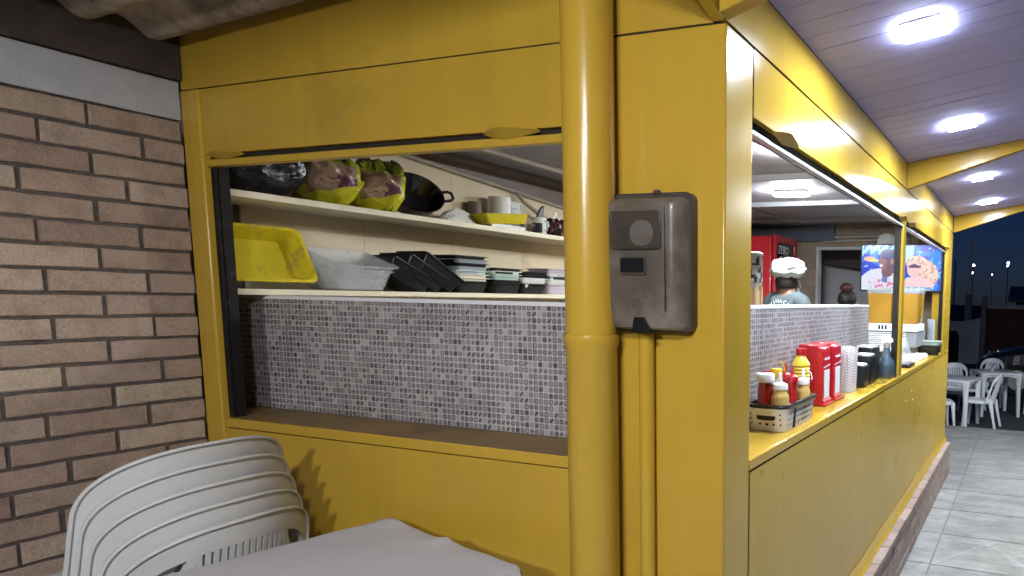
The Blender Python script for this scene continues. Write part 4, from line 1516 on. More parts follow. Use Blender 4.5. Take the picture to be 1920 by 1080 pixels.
def squeeze(name, label, x, y, body, cap, h, r, nozzle=True, capm=None, base=CT + .006, shape=0, loop=False):
    t_ = thing(name, label, "bottle", (x, y, base), 0, "sauce bottles in the counter basket")
    if shape == 0:      # straight bottle
        pr = [(.001, 0), (r * .95, 0), (r, .004), (r, h * .80), (r * .93, h * .86), (r * .80, h * .90), (r * .80, h)]
    elif shape == 1:    # waisted ketchup bottle
        pr = [(.001, 0), (r, 0), (r * 1.02, h * .12), (r, h * .30), (r * .78, h * .50), (r * .72, h * .62), (r * .74, h * .8), (r * .66, h * .95), (r * .6, h)]
    else:               # bulb foot with long neck
        pr = [(.001, 0), (r, 0), (r * 1.02, h * .2), (r * .9, h * .35), (r * .62, h * .50), (r * .55, h * .75), (r * .6, h)]
    lathe_part("bottle_body", pr, body, t_)
    cr = r * .84
    if nozzle:
        lathe_part("cap", [(.001, h), (cr, h), (cr, h + .014), (cr * .92, h + .019), (cr * .32, h + .027), (cr * .20, h + .058), (cr * .12, h + .061), (.001, h + .062)], cap, t_)
    else:
        lathe_part("cap", [(.001, h), (cr, h), (cr * 1.02, h + .004), (cr * 1.02, h + .026), (cr * .94, h + .03), (.001, h + .031)], cap, t_)
    if loop:
        MB().tube([(cr * .9, 0, h + .008), (cr * 1.5, .0, h + .02), (cr * 1.3, .0, h + .045), (cr * .5, 0, h + .06)], .0025, 6).build("cap_strap", cap, t_, world=False)
    return t_


squeeze("ketchup_bottle", "waisted red ketchup bottle with flat white cap at the basket front", -0.138, 0.625, M_ketchup, M_white, .165, .040, False, shape=1)
squeeze("sauce_bottle", "mustard squeeze bottle with white nozzle at the basket front", -0.085, 0.635, M_mustard, M_white, .140, .034, True)
squeeze("sauce_bottle", "pale sauce bottle with yellow cap behind the ketchup", -0.140, 0.735, M_mayo, M_ycap, .172, .028, False, loop=True)
squeeze("sauce_bottle", "dark bottle with flat red cap at the basket's left side", -0.165, 0.715, M_ketchup, M_redpl, .165, .023, False)
squeeze("sauce_bottle", "red bottle with red collar and white tip in the basket middle", -0.118, 0.775, M_redpl, M_redpl, .160, .026, True, shape=2)
squeeze("sauce_bottle", "red long-necked squeeze bottle leaning at the basket's right", -0.066, 0.715, M_redpl, M_redpl, .160, .026, True, shape=2)
squeeze("sauce_bottle", "mustard bottle with white nozzle and strap at the basket back", -0.070, 0.845, M_mustard, M_white, .135, .030, True, loop=True)
sc_ = thing("sauce_sachet_cup", "small dark cup with white lid in the basket corner", "cup", (-0.056, 0.665, CT + .006), 0)
lathe_part("cup", [(.001, 0), (.020, 0), (.024, .075), (.001, .075)], M_black, sc_)
lathe_part("lid", [(.001, .0755), (.026, .0755), (.026, .080), (.020, .083), (.001, .083)], M_white, sc_)

yb_ = thing("yellow_bottle", "tall ridged yellow bottle with red screw cap by the red boxes", "bottle", (-0.150, 1.045, CT), 0)
pr = [(.001, 0), (.036, 0), (.040, .006), (.040, .05)]
z_ = .05
while z_ < .185:
    pr += [(.041, z_), (.0375, z_ + .006), (.041, z_ + .013)]
    z_ += .0145
pr += [(.036, .205), (.026, .222), (.020, .230), (.020, .236)]
lathe_part("bottle_body", pr, M_ybottle, yb_, 28, smooth=25)
lathe_part("cap", [(.001, .2365), (.021, .2365), (.0215, .24), (.0215, .262), (.020, .265), (.001, .265)], M_redpl, yb_)


def red_dispenser(y, label):
    t_ = thing("napkin_dispenser", label, "dispenser", (-0.142, y, CT), 0, "red dispensers on the counter")
    h = .272
    p = [(-.07, 0), (.055, 0), (.055, .02), (.047, .03), (.047, .236), (.040, .258), (.022, .268), (-.06, .272), (-.07, .265)]
    MB().prism(p, 1, -.062, .062).build("body", M_redpl, t_, world=False, bevel=.006)
    MB().box((.0474, -.038, .030), (.0492, .038, .158)).build("front_panel", M_white, t_, world=False, bevel=.0008)
    MB().prism([(-.05, .168), (.05, .176), (.05, .180), (-.05, .172)], 0, .0474, .0486).build("white_stripe", M_white, t_, world=False, smooth=0)
    Mx = T(.0476, 0, .208, 90, 0, 90)
    text_part("lettering", "Coca-Cola", .020, M_white, t_, Mx, .25, .86)
    MB().prism([(-.054, 0), (.06, 0), (.062, .010), (-.054, .010)], 1, -.066, .066).xform(Matrix.Translation((.006, 0, .0004))).build("foot", M_redpl, t_, world=False, bevel=.002)
    return t_


red_dispenser(1.245, "nearer of two red dispenser boxes with white front panels")
red_dispenser(1.420, "farther of two red dispenser boxes, next to the straws")

# bundle of striped straws in a clear pack
sp_ = thing("straw_pack", "clear pack of white straws with brown stripes on the counter", "straws", (-0.128, 1.715, CT), 0)
pk = MB()
pk.loft([[(p[0], p[2], z) for p in rrect(-.042 - e, .042 + e, -.055 - e, .055 + e, .02, 0, 4)] for e, z in ((0, 0), (.003, .02), (.004, .21), (.000, .232))], True, False)
pk.build("wrapper", M_film, sp_, world=False, solid=.0008)
sm_, snt, sbn = new_mat("striped_straw")
q = NT(snt)
tcn = snt.nodes.new("ShaderNodeTexCoord")
spn = snt.nodes.new("ShaderNodeSeparateXYZ")
snt.links.new(tcn.outputs["Object"], spn.inputs[0])
sor = snt.nodes.new("ShaderNodeObjectInfo")
st = q.m('ADD', q.m('MULTIPLY', spn.outputs[2], 70.0), q.m('MULTIPLY', sor.outputs["Random"], 9.0))
st = q.m('LESS_THAN', q.m('SUBTRACT', st, q.m('FLOOR', st)), 0.34)
oc = q.mixc(st, (.90, .88, .87), (.55, .40, .37))
snt.links.new(oc, sbn.inputs["Base Color"])
sbn.inputs["Roughness"].default_value = .5
for i in range(7):
    for j in range(8):
        x, y = -.034 + .0113 * i + random.uniform(-.002, .002), -.045 + .0128 * j + random.uniform(-.002, .002)
        dx, dy = random.uniform(-.008, .008), random.uniform(-.010, .010)
        MB().tube([(x, y, .002), (x + dx, y + dy, random.uniform(.212, .235))], .0048, 7).build("straw", sm_, sp_, world=False)

# three black napkin boxes
for (x, y, w, d, h, lb) in ((-0.112, 1.925, .085, .11, .118, "smallest black napkin box, beside the straws"),
                            (-0.125, 2.095, .105, .13, .160, "middle black napkin box with napkins on top"),
                            (-0.150, 2.255, .115, .15, .196, "tallest black napkin box behind the other two")):
    t_ = thing("napkin_box", lb, "napkin box", (x, y, CT), R(random.uniform(-3, 3)), "black napkin boxes on the counter")
    MB().box((-w / 2, -d / 2, 0), (w / 2, d / 2, h)).build("body", M_black, t_, world=False, bevel=.004)
    MB().box((-w / 2 + .012, -d / 2 - .0012, h * .18), (w / 2 - .012, -d / 2 - .0002, h * .52)).build("window", M_glass_dark, t_, world=False)
    MB().box((w / 2 + .0002, -d / 2 + .02, h * .30), (w / 2 + .0012, d / 2 - .05, h * .55)).build("slot", M_navy, t_, world=False)
    nk = MB()
    for k in range(3):
        nk.box((-w / 2 + .008 + .003 * k, -d / 2 + .012, h + .0005 + k * .0035), (w / 2 - .010, d / 2 - .014 - .006 * k, h + .0035 + k * .0035))
    nk.build("napkins", M_paper, t_, world=False)

# spray bottles
sy = thing("spray_bottle", "blue-grey spray bottle with white trigger by the mullion", "bottle", (-0.062, 2.395, CT), R(20))
lathe_part("bottle_body", [(.001, 0), (.046, 0), (.050, .006), (.050, .085), (.046, .105), (.030, .128), (.024, .145), (.021, .185), (.001, .185)], M_spray, sy, 30)
lathe_part("collar", [(.016, .1855), (.018, .1855), (.018, .208), (.013, .212), (.013, .222)], M_clear, sy)
MB().prism([(-.036, .214), (.022, .214), (.038, .222), (.034, .240), (.020, .252), (-.020, .258), (-.046, .252), (-.052, .240), (-.036, .234)], 1, -.011, .011).build("trigger_head", M_white, sy, world=False, bevel=.004)
MB().prism([(-.034, .214), (-.024, .214), (-.034, .170), (-.040, .172)], 1, -.006, .006).build("trigger", M_white, sy, world=False, bevel=.002)
cs = thing("clear_bottle", "clear tapered bottle standing just past the mullion", "bottle", (-0.082, 3.12, CT + .026), 0)
lathe_part("bottle_body", [(.001, 0), (.052, 0), (.055, .01), (.052, .06), (.034, .13), (.018, .165), (.014, .19), (.001, .19)], M_frost, cs)
pd_ = MB().box((-.145, 3.04, CT), (-.030, 3.27, CT + .025))
tag(pd_.build("black_pad", M_navy, bevel=.004), "black block under the clear bottle past the mullion", "block")
# papers and two-tone basket
for k, lb in enumerate(("lower sheet pile of white paper on the far counter",)):
    pg_ = MB()
    for i in range(5):
        pg_.box((-.215 + .004 * i, 3.62 + .006 * (i % 3), CT + .0065 * i), (-.06 + .003 * (i % 2), 4.16 - .02 * i, CT + .0065 * i + .006))
    tag(pg_.build("paper_pile", M_paper), "pile of white papers on the far counter", "paper")
for i, (m_, lb) in enumerate(((M_black, "black perforated basket on the far counter"), (CMINT, "pale basket nested on the black one on the far counter"))):
    basket("counter_basket", lb, m_, .20, .135, .085 if i == 0 else .06, T(-.085, 4.36, CT + .047 * i * 1.35, 0), 2 if i == 0 else 1, 9, M_holewhite if i == 0 else M_brown_shade, -1, "baskets on the far counter")
# stack of clear cups
cu_ = thing("cup_stack", "stack of clear plastic cups at the far counter end", "cups", (-0.105, 4.60, CT), 0)
for i in range(7):
    pr = [(.026, .035 * i), (.037, .035 * i + .10), (.039, .035 * i + .10)]
    MB().lathe(pr, (0, 0, 0), 18, caps=False).build("cup", M_frost, cu_, world=False, solid=.0008)
for dx, n_ in ((-.085, 4),):
    cu2 = thing("cup_stack", "shorter stack of clear plastic cups left of the taller one", "cups", (-0.105 + dx, 4.60, CT), 0)
    for i in range(n_):
        MB().lathe([(.026, .035 * i), (.037, .035 * i + .10), (.039, .035 * i + .10)], (0, 0, 0), 18, caps=False).build("cup", M_frost, cu2, world=False, solid=.0008)

# shelf-height stand with the juice machine
st_ = thing("machine_table", "grey work table carrying the juice machine", "table", (-0.36, 3.95, 0.336))
MB().box((-.34, -.30, .98), (.13, .28, 1.005)).build("table_top", M_wallgrey, st_, world=False, bevel=.003)
for sx in (-.31, .10):
    for sy_ in (-.27, .25):
        MB().box((sx - .02, sy_ - .02, 0), (sx + .02, sy_ + .02, .9798)).build("leg", M_rail, st_, world=False)
jm = thing("juice_machine", "two-tank juice machine full of orange juice with grey louvred base", "juice machine", (-0.335, 4.05, 1.3415))
bw_ = .43
MB().box((-bw_ / 2, -.16, 0), (bw_ / 2, .18, .130)).build("base", M_machine, jm, world=False, bevel=.006)
MB().box((-bw_ / 2 - .006, -.175, .131), (bw_ / 2 + .006, .19, .192)).build("top_cover", M_machwhite, jm, world=False, bevel=.006)
for k in range(7):
    MB().box((-bw_ / 2 + .02, -.166, .010 + k * .017), (bw_ / 2 - .09, -.1605, .019 + k * .017)).build("louvre", M_machwhite if k % 2 else M_wallgrey, jm, world=False)
for k in range(3):
    MB().box((-.112 + k * .028, -.1765, .146), (-.094 + k * .028, -.1752, .180)).build("switch", M_black, jm, world=False)
text_part("lettering", "o", .02, M_machine, jm, T(.12, -.1758, .168, 0, 0, 90))
for sx in (-1, 1):
    tk = MB().loft([[(sx * .112 + p[0], p[2] + .01, z) for p in rrect(-.10 - e, .10 + e, -.15 - e, .15 + e, .02, 0, 4)] for e, z in ((-.008, .1925), (0, .21), (.006, .445))])
    o_ = tk.build("tank", M_juice, jm, world=False, smooth=40)
    MB().loft([[(sx * .112 + p[0], p[2] + .01, z) for p in rrect(-.10 - e, .10 + e, -.15 - e, .15 + e, .02, 0, 4)] for e, z in ((.008, .4455), (.011, .45), (.011, .482), (.0, .49))]).build("lid", M_frost, o_, world=False, smooth=40)
gb = thing("green_bottle", "dark green topped bottle between the partition and the juice machine", "bottle", (-0.62, 3.72, 1.3415))
lathe_part("bottle_body", [(.001, 0), (.042, 0), (.042, .11), (.036, .115), (.001, .115)], M_mayo, gb)
lathe_part("cap", [(.036, .1155), (.050, .1155), (.050, .20), (.046, .21), (.001, .21)], M_green, gb)
# clear cup inside, in front of the partition end (jar of wrapped sweets)
jr = thing("wafer_jar", "tall jar of brown wafers with patterned paper top behind the partition", "jar", (-0.395, 1.03, 1.30))
lathe_part("jar_body", [(.001, 0), (.062, 0), (.066, .30), (.066, .49), (.001, .49)], M_inwall, jr)


def pattern_band(par, r, z0_, z1_, nn=44, kk=14):
    m_ = MB()
    for k in range(kk):
        for i in range(nn):
            a0, a1 = 2 * math.pi * i / nn, 2 * math.pi * (i + 1) / nn
            za, zb = z0_ + (z1_ - z0_) * k / kk, z0_ + (z1_ - z0_) * (k + 1) / kk
            n_ = mnoise.noise((math.cos(a0) * 3.2, math.sin(a0) * 3.2, za * 42))
            col = (.62, .60, .55) if n_ < .10 else (.06, .05, .05)
            m_.add([(r * math.cos(a), r * math.sin(a), z) for a, z in ((a0, za), (a1, za), (a1, zb), (a0, zb))], [(0, 1, 2, 3)], col)
    return m_.build("patterned_wrap", M_print, par, world=False, smooth=0)


pattern_band(jr, .0672, .492, .60)
lathe_part("lid", [(.068, .60), (.069, .602), (.069, .612), (.060, .618), (.001, .618)], M_white, jr)
wf = MB()
for i in range(34):
    a = 2 * math.pi * i / 34
    rr_ = .0672
    h0, h1 = .02, .47 + .015 * math.sin(i * 2.3)
    col = random.choice([(.26, .10, .035), (.34, .15, .05), (.42, .24, .10), (.18, .06, .03), (.5, .36, .2)])
    ln = random.uniform(-.03, .03)
    pts = [(rr_ * math.cos(a), rr_ * math.sin(a), h0), (rr_ * math.cos(a + .16), rr_ * math.sin(a + .16), h0), (rr_ * math.cos(a + .16 + ln), rr_ * math.sin(a + .16 + ln), h1), (rr_ * math.cos(a + ln), rr_ * math.sin(a + ln), h1)]
    wf.add(pts, [(0, 1, 2, 3)], col)
wf.build("wafers", M_print, jr, world=False, smooth=0, solid=.004)

# ================================================================== INSIDE: FRIDGE, TV, FAN
fg = thing("red_fridge", "tall red drinks fridge with glass door at the back of the kiosk", "fridge", (-1.93, 4.62, 0.336))
MB().box((-.36, -.30, 0), (.325, .30, 1.985)).build("cabinet", M_red, fg, world=False, bevel=.012)
dr_ = MB()
dr_.box((.338, -.30, .25), (.37, -.255, 1.995)).box((.338, .255, .25), (.37, .30, 1.995)).box((.338, -.2545, 1.93), (.37, .2545, 1.995)).box((.338, -.2545, .25), (.37, .2545, .33))
dr_.build("door_frame", M_redpl, fg, world=False, bevel=.004)
MB().box((.344, -.2545, .3305), (.358, .2545, 1.9295)).build("door_glass", M_glass_dark, fg, world=False)
MB().box((.326, -.29, .25), (.3375, .29, 1.97)).build("gasket", M_black, fg, world=False)
for k, (yy, zz, s_) in enumerate(((-.06, 1.86, "ZERO"), (-.06, 1.76, "Coca"))):
    text_part("lettering", s_, .11, M_white, fg, T(.3585, yy, zz, 90, 0, 90), .1)
MB().box((-.30, -.3085, 1.955), (-.17, -.3005, 1.995)).build("paper_tag", M_paper, fg, world=False)


def tv_paint(u, v):
    """crowd shot on the screen: man in a dark cap on the left, woman with sunglasses on the right"""
    n1 = mnoise.noise((u * 9, v * 6, 1.3))
    n2 = mnoise.noise((u * 24, v * 16, 4.1))
    c = Vector((.01, .05 + .08 * max(0, n1), .75 + .25 * n2))
    if n1 > .18:
        c = Vector((.0, .25, .95))
    if n2 > .42:
        c = Vector((.25, .75, 1.0))
    if v > .80 and u < .42:
        k = (u * 9.5) % 1.0
        if abs(k - (v - .80) / .2) < .26 or k < .16:
            c = Vector((.25, .72, .95))
    if .52 < u < .66 and v > .62:
        c = Vector((.55, .85, 1.0))

    def ell(cx, cy, rx_, ry_):
        return ((u - cx) / rx_) ** 2 + ((v - cy) / ry_) ** 2 < 1
    # raised hand and mic
    if ell(.10, .70, .075, .055):
        c = Vector((.95, .55, .30))
    if ell(.15, .665, .07, .035):
        c = Vector((1.0, .80, .25))
    # man: torso, neck, face, cap
    if (v < .42 - .9 * abs(u - .27) ** 1.6 and u < .52) or ell(.22, .14, .24, .34):
        c = Vector((.80, .82, .98))
        if n2 > .12 and .08 < u < .42 and .05 < v < .25:
            c = Vector((.85, .25, .45))
        if .27 < u < .33 and v > .18:
            c = Vector((.15, .2, .6))
    if ell(.33, .44, .075, .15):
        c = Vector((.22, .10, .12))
    if ell(.315, .63, .095, .19):
        c = Vector((.32, .15, .14)) if u < .32 else Vector((.18, .08, .12))
    if ell(.25, .55, .022, .035):
        c = Vector((.95, .85, .85))
    if ell(.34, .80, .105, .12):
        c = Vector((.06, .05, .22))
    if ell(.385, .64, .022, .06):
        c = Vector((.45, .2, .18))
    # woman: hair, shoulders, face, glasses
    if ell(.80, .34, .17, .34) or ell(.70, .60, .13, .17):
        c = Vector((.95, .72, .62)) if n2 < .1 else Vector((.70, .42, .36))
    if ell(.70, .10, .22, .20):
        c = Vector((.98, .70, .74))
    if ell(.665, .47, .085, .18):
        c = Vector((1.0, .62, .62))
    if .60 < u < .75 and .50 < v < .565 + .02 * math.sin(u * 40):
        c = Vector((.06, .03, .12))
    if .58 < u < .9 and v < .07:
        c = Vector((.6, .8, .95)) if n2 < .05 else Vector((.2, .4, .8))
    return (max(0, c.x), max(0, c.y), max(0, c.z))


tv = thing("television", "flat television showing a crowd scene, hung above the juice machine", "television", (-0.415, 4.63, 1.815), R(2))
TW, TH = .775, .445
MB().box((-TW / 2, .0, 0), (TW / 2, .045, TH)).build("casing", M_black, tv, world=False, bevel=.004)
scn = MB()
NU, NV = 120, 68
bz = .014
for i in range(NU):
    for j in range(NV):
        x0_, x1_ = -TW / 2 + bz + (TW - 2 * bz) * i / NU, -TW / 2 + bz + (TW - 2 * bz) * (i + 1) / NU
        z0_, z1_ = bz + (TH - 2 * bz) * j / NV, bz + (TH - 2 * bz) * (j + 1) / NV
        scn.add([(x0_, -.0012, z0_), (x1_, -.0012, z0_), (x1_, -.0012, z1_), (x0_, -.0012, z1_)], [(0, 1, 2, 3)], tv_paint((i + .5) / NU, (j + .5) / NV))
scn.build("screen", M_screen, tv, world=False, smooth=0)
bxr = MB()
bxr.box((-.03, .0455, .18), (.03, .075, .66)).box((-.09, .0455, .12), (.09, .06, .30))
bxr.build("bracket", M_black, tv, world=False)
wf_ = thing("wall_fan", "white wall fan above the television", "fan", (-0.62, 4.98, 2.30))
MB().lathe([(.001, .0), (.06, .01), (.095, .03), (.10, .045), (.06, .07), (.001, .075)], n=28).xform(Matrix.Rotation(R(100), 4, 'X')).build("grille", M_white, wf_, world=False, smooth=50)
MB().tube([(0, .0, .0), (0, .06, -.02), (0, .115, -.02)], .015, 8).build("arm", M_black, wf_, world=False)


# ================================================================== PEOPLE
def person(label, x, y, rz, H, skin, shirt, hairm, kind):
    """standing worker; body grown from a skeleton with tapering limbs, facing local +y"""
    root = thing("person", label, "person", (x, y, 0.336), rz)
    k = H / 1.70
    J = {"pelvis": (0, 0, .95), "waist": (0, .01, 1.08), "chest": (0, .0, 1.27), "neckb": (0, -.01, 1.43), "neck": (0, .0, 1.485), "skull": (0, .02, 1.58), "crown": (0, .01, 1.645),
         "shl": (-.17, -.01, 1.40), "ell": (-.23, .0, 1.14), "wrl": (-.20, .17, 1.02), "hnl": (-.19, .25, 1.01),
         "shr": (.17, -.01, 1.40), "elr": (.23, .0, 1.14), "wrr": (.20, .17, 1.02), "hnr": (.19, .25, 1.01),
         "hipl": (-.09, 0, .90), "knl": (-.10, .02, .50), "anl": (-.10, -.01, .09), "tol": (-.11, .13, .03),
         "hipr": (.09, 0, .90), "knr": (.10, .02, .50), "anr": (.10, -.01, .09), "tor": (.11, .13, .03)}
    RD = {"pelvis": (.155, .11), "waist": (.14, .10), "chest": (.165, .115), "neckb": (.075, .065), "neck": (.056, .058), "skull": (.074, .094), "crown": (.060, .078),
          "shl": (.062, .065), "ell": (.042, .042), "wrl": (.028, .025), "hnl": (.034, .018), "shr": (.062, .065), "elr": (.042, .042), "wrr": (.028, .025), "hnr": (.034, .018),
          "hipl": (.095, .10), "knl": (.058, .06), "anl": (.038, .042), "tol": (.042, .03), "hipr": (.095, .10), "knr": (.058, .06), "anr": (.038, .042), "tor": (.042, .03)}
    ED = [("pelvis", "waist"), ("waist", "chest"), ("chest", "neckb"), ("neckb", "neck"), ("neck", "skull"), ("skull", "crown"),
          ("neckb", "shl"), ("shl", "ell"), ("ell", "wrl"), ("wrl", "hnl"), ("neckb", "shr"), ("shr", "elr"), ("elr", "wrr"), ("wrr", "hnr"),
          ("pelvis", "hipl"), ("hipl", "knl"), ("knl", "anl"), ("anl", "tol"), ("pelvis", "hipr"), ("hipr", "knr"), ("knr", "anr"), ("anr", "tor")]

    def skin_obj(name, keys, edges, grow, m):
        me = bpy.data.meshes.new(name)
        idx = {q_: i for i, q_ in enumerate(keys)}
        me.from_pydata([tuple(c * k for c in J[q_]) for q_ in keys], [(idx[a], idx[b]) for a, b in edges], [])
        o_ = bpy.data.objects.new(name, me)
        C.objects.link(o_)
        md = o_.modifiers.new("skin", 'SKIN')
        md.use_smooth_shade = True
        sv = me.skin_vertices[0].data if me.skin_vertices else None
        if sv is None:
            bpy.context.view_layer.objects.active = o_
            bpy.ops.mesh.customdata_skin_add()
            sv = me.skin_vertices[0].data
        for q_ in keys:
            sv[idx[q_]].radius = ((RD[q_][0] + grow) * k, (RD[q_][1] + grow) * k)
            sv[idx[q_]].use_root = q_ == keys[0]
        ss = o_.modifiers.new("sub", 'SUBSURF')
        ss.levels = ss.render_levels = 2
        dg = bpy.context.evaluated_depsgraph_get()
        me2 = bpy.data.meshes.new_from_object(o_.evaluated_get(dg))
        bpy.data.objects.remove(o_)
        me2.materials.clear()
        me2.materials.append(m)
        me2.polygons.foreach_set("use_smooth", [True] * len(me2.polygons))
        o2 = bpy.data.objects.new(name, me2)
        C.objects.link(o2)
        o2.parent = root
        return o2
    keys = list(J)
    body = skin_obj("body", keys, ED, 0.0, skin)
    tk = ["pelvis", "waist", "chest", "neckb", "shl", "ell", "shr", "elr"]
    te = [e for e in ED if e[0] in tk and e[1] in tk]
    skin_obj("shirt", tk, te, 0.016, shirt)
    lk = ["pelvis", "hipl", "knl", "anl", "hipr", "knr", "anr"]
    skin_obj("trousers", lk, [e for e in ED if e[0] in lk and e[1] in lk], 0.014, M_trouser)
    hz = 1.60 * k
    # face details
    MB().lathe([(.001, .022), (.012, .004), (.015, -.006), (.001, -.012)], n=10).xform(Matrix.Translation((0, .098 * k + .012, hz - .03)) @ Matrix.Rotation(R(-90), 4, 'X') @ Matrix.Scale(.9, 4)).build("nose", skin, root, world=False)
    for sg in (-1, 1):
        MB().lathe([(.001, -.006), (.012, -.004), (.017, .003), (.012, .008), (.001, .007)], n=12).xform(Matrix.Translation((sg * .082 * k, .012, hz - .02)) @ Matrix.Rotation(R(90 * sg), 4, 'Y') @ Matrix.Diagonal((1.5, .9, 1, 1))).build("ear", skin, root, world=False)
        MB().lathe([(.001, -.004), (.009, 0), (.001, .004)], n=10).xform(Matrix.Translation((sg * .032 * k, .098 * k, hz)) @ Matrix.Rotation(R(90), 4, 'X')).build("eye", M_white, root, world=False)
    MB().tube([(-.022, .096 * k, hz - .068), (0, .102 * k, hz - .070), (.022, .096 * k, hz - .068)], .005, 6).build("mouth", M_redhair, root, world=False)

    def shell(name, m, cz3, rx_, ry_, rz3, cut, wob, seed, dy=0.0, sub=0):
        m_ = MB()
        nu, nv = 36, 18
        rings_ = []
        for j in range(nv + 1):
            v = -1 + 2 * j / nv
            v = max(v, cut)
            ring_ = []
            for i in range(nu):
                a = 2 * math.pi * i / nu
                c_ = math.sqrt(max(0, 1 - v * v))
                n_ = 1 + wob * mnoise.noise((math.cos(a) * 1.8 + seed, math.sin(a) * 1.8, v * 2.5)) + wob * .5 * mnoise.noise((math.cos(a) * 5 + seed, math.sin(a) * 5, v * 6))
                ring_.append((rx_ * c_ * math.cos(a) * n_, dy + ry_ * c_ * math.sin(a) * n_, cz3 + rz3 * v * n_))
            rings_.append(ring_)
        m_.loft(rings_)
        return m_.build(name, m, root, world=False, smooth=70)
    if kind == "cap":
        shell("hair", hairm, 1.565 * k, .088 * k, .108 * k, .098 * k, -.55, .03, 1, -.012)
        # soft baggy cap, wider than the head, sagging to one side
        shell("cap", M_cap, 1.660 * k, .150, .152, .092, -.75, .20, 3, -.005)
        MB().lathe([(.094, 1.612 * k), (.098, 1.614 * k), (.104, 1.645 * k), (.100, 1.647 * k)], n=30).build("cap_band", M_cap, root, world=False, smooth=50)
        MB().tube([(.082 * k, .012, hz - .0), (.09 * k, .05, hz - .05), (.07 * k, .085, hz - .085)], .004, 6).build("mask_strap", M_white, root, world=False)
        MB().prism([(.035, hz - .14), (.075, hz - .14), (.062, hz - .085)], 1, .06, .075).build("collar_tag", M_white, root, world=False)
        txt = "VINACA"
        for i, ch in enumerate(txt):
            a = R(38 - 76 * i / (len(txt) - 1))
            px, pz = -math.sin(a) * .13, 1.272 + math.cos(a) * .13
            text_part("lettering", ch, .042, M_white, root, T(px, -.118 + .004 * abs(i - 2.5), pz * k, 0, 0, 90) @ Matrix.Rotation(a, 4, 'Z'))
    else:
        shell("hair", hairm, 1.585 * k, .098 * k, .114 * k, .098 * k, -.75, .07, 7, -.008)
        shell("hair_bun", M_redhair, 1.70 * k, .062, .058, .046, -1, .16, 11, -.02)
        MB().lathe([(.05, 1.655 * k), (.056, 1.66 * k), (.056, 1.672 * k), (.05, 1.676 * k)], n=20).build("hair_band", M_redhair, root, world=False)
    return root


person("worker in slate shirt and soft white cap, seen from behind", -1.10, 3.42, R(-14), 1.66, M_skin, M_shirt, M_hair, "cap")
person("worker of whom only dark hair with a reddish bun shows", -0.855, 4.36, R(-6), 1.50, M_skin, M_shirt, M_hair, "bun")

# ================================================================== DARK BACKGROUND
# parked car beyond the tables
car = thing("parked_car", "dark car parked in the shadow behind the white tables", "car", (1.95, 12.95, -0.12), 0)


def car_prof(sc=1.0):
    return [(-2.12, .30), (-2.16, .52), (-2.08, .70), (-1.80, .84), (-1.0, .98), (-.42, 1.36), (.1, 1.46), (.95, 1.46), (1.75, 1.12), (2.05, 1.02), (2.12, .62), (2.08, .30)]


prf = car_prof()
rings = []
for yy, kz, kx in ((-.88, .90, .985), (-.80, 1.0, 1.0), (0, 1.03, 1.01), (.80, 1.0, 1.0), (.88, .90, .985)):
    rings.append([(p[0] * kx, yy, .30 + (p[1] - .30) * kz) for p in prf])
MB().loft(rings).build("body", M_carpaint, car, world=False, smooth=30, bevel=.03)
for sg in (-1, 1):
    MB().prism([(-.86, 1.0), (-.40, 1.30), (.05, 1.37), (.05, 1.0)], 1, sg * .872 - .004, sg * .872 + .004).build("window", M_glass_dark, car, world=False)
    MB().prism([(.12, 1.0), (.12, 1.37), (.9, 1.36), (1.45, 1.08), (1.45, 1.0)], 1, sg * .872 - .004, sg * .872 + .004).build("window", M_glass_dark, car, world=False)
    MB().lathe([(.001, -.05), (.09, -.03), (.11, .0), (.001, .02)], n=16).xform(Matrix.Translation((-2.02, sg * .62, .70)) @ Matrix.Rotation(R(-75), 4, 'Y')).build("headlight", M_lens, car, world=False, smooth=50)
    for xx in (-1.35, 1.30):
        tyre = MB().lathe([(.20, -.10), (.30, -.10), (.325, -.06), (.325, .06), (.30, .10), (.20, .10)], n=28, caps=False).xform(Matrix.Translation((xx, sg * .80, .325)) @ Matrix.Rotation(R(90), 4, 'X')).build("wheel", M_rubber, car, world=False)
        MB().lathe([(.001, -.06), (.205, -.06), (.205, .06), (.001, .06)], n=20).xform(Matrix.Translation((xx, sg * .83, .325)) @ Matrix.Rotation(R(90), 4, 'X')).build("rim", M_rail, tyre, world=False)
MB().box((-2.185, -.45, .42), (-2.145, .45, .58)).build("grille", M_black, car, world=False)

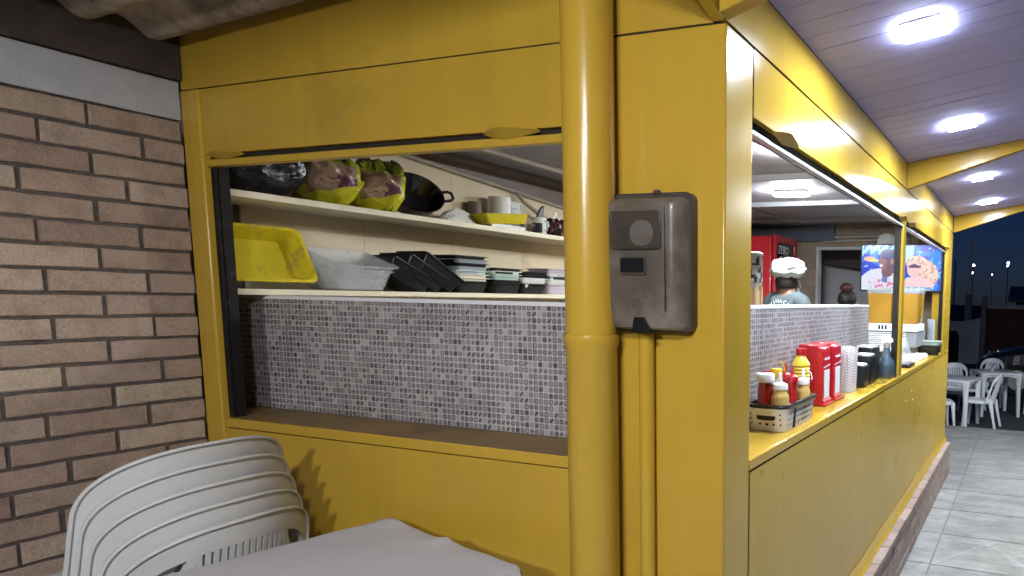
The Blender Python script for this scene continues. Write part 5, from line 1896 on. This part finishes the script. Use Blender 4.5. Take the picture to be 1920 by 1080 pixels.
# boundary walls, pillars and poles
w1 = thing("boundary_wall", "low dark boundary wall with pale capping across the lot", "wall", (6, 20.1, -0.12))
bx("wall_face", (-0.50, 20.0, -0.12), (16, 20.2, 1.55), M_darkwall, w1)
bx("capping", (-0.50, 19.95, 1.5505), (16, 20.25, 1.69), M_wallgrey, w1, bevel=.01)
w2_ = thing("step_wall", "low pale wall stepping down left of the pillars", "wall", (-3, 19.0, -0.12))
MB().prism([(-6.0, -.12), (-.62, -.12), (-.62, 1.28), (-1.1, 1.16), (-2.2, 1.14), (-6, 1.14)], 1, 18.8, 19.05).build("wall_face", M_wallgrey, w2_)
MB().prism([(-1.62, -.10), (-1.22, -.10), (-1.22, .72), (-1.30, .86), (-1.54, .86), (-1.62, .72)], 1, 18.76, 18.799).build("opening", M_gap, w2_)
for x0_, x1_, zt, lb in ((-1.17, -.955, 2.02, "pale concrete pillar carrying the tall pole"), (-.66, -.505, 1.95, "shorter pale pillar at the end of the boundary wall")):
    t_ = thing("gate_pillar", lb, "pillar", ((x0_ + x1_) / 2, 19.7, -.12), 0, "pillars at the lot boundary")
    bx("shaft", (x0_, 19.6, -.12), (x1_, 19.82, zt - .05), M_concrete, t_, bevel=.01)
    bx("cap", (x0_ - .02, 19.58, zt - .0495), (x1_ + .02, 19.84, zt), M_wallgrey, t_, bevel=.01)
pl = MB().tube([(-1.06, 19.7, 2.021), (-1.02, 19.7, 3.70)], [.055, .045], 12)  # white base colour replaces the light that falls on this pole
tag(pl.build("tall_pole", M_white), "tall pale pole rising from the concrete pillar", "pole")
pl = MB().tube([(-2.0, 24.0, -.12), (-1.98, 24.0, 3.3)], [.04, .03], 10)
tag(pl.build("thin_pole", M_concrete), "thin dim pole left of the tall pole", "pole")
hs = thing("neighbour_house", "low house with pale sloping roof behind the boundary wall", "house", (3.0, 31, -0.12))
bx("wall_face", (0.2, 29, -0.12), (7, 34, 1.9), M_darkwall, hs)
MB().prism([(28.4, 1.86), (31.5, 2.55), (34.6, 1.86), (34.6, 1.80), (31.5, 2.49), (28.4, 1.80)], 0, -0.15, 7.4).build("roof", M_rooftile, hs)
bx("chimney", (.52, 30.8, 2.35), (.72, 31.0, 2.9), M_concrete, hs)
for (px, pz, yy, r_, lb) in ((-4.05, 5.0, 58, .10, "upper left of the two bright street lights near the kiosk corner"), (-4.15, 4.35, 58, .10, "lower left of the two bright street lights near the kiosk corner"),
                             (-1.15, 5.2, 58, .11, "bright street light in the dark sky right of the tall pole"), (-1.2, 4.95, 58, .07, "small light just under the bright street light"),
                             (-2.45, 4.2, 58, .05, "faint distant light beside the tall pole")):
    t_ = thing("street_light", lb, "street light", (px, yy, -.12), 0, "distant lights in the dark")
    MB().tube([(0, .3, 0), (0, .3, pz + .35), (0, .1, pz + .30)], .02, 8).build("post", M_black, t_, world=False)
    MB().lathe([(.001, pz + .12 - r_), (r_ * .8, pz + .12 - r_ * .5), (r_, pz + .12), (r_ * .8, pz + .12 + r_ * .5), (.001, pz + .12 + r_)], n=12).build("lamp_head", M_tiny, t_, world=False)
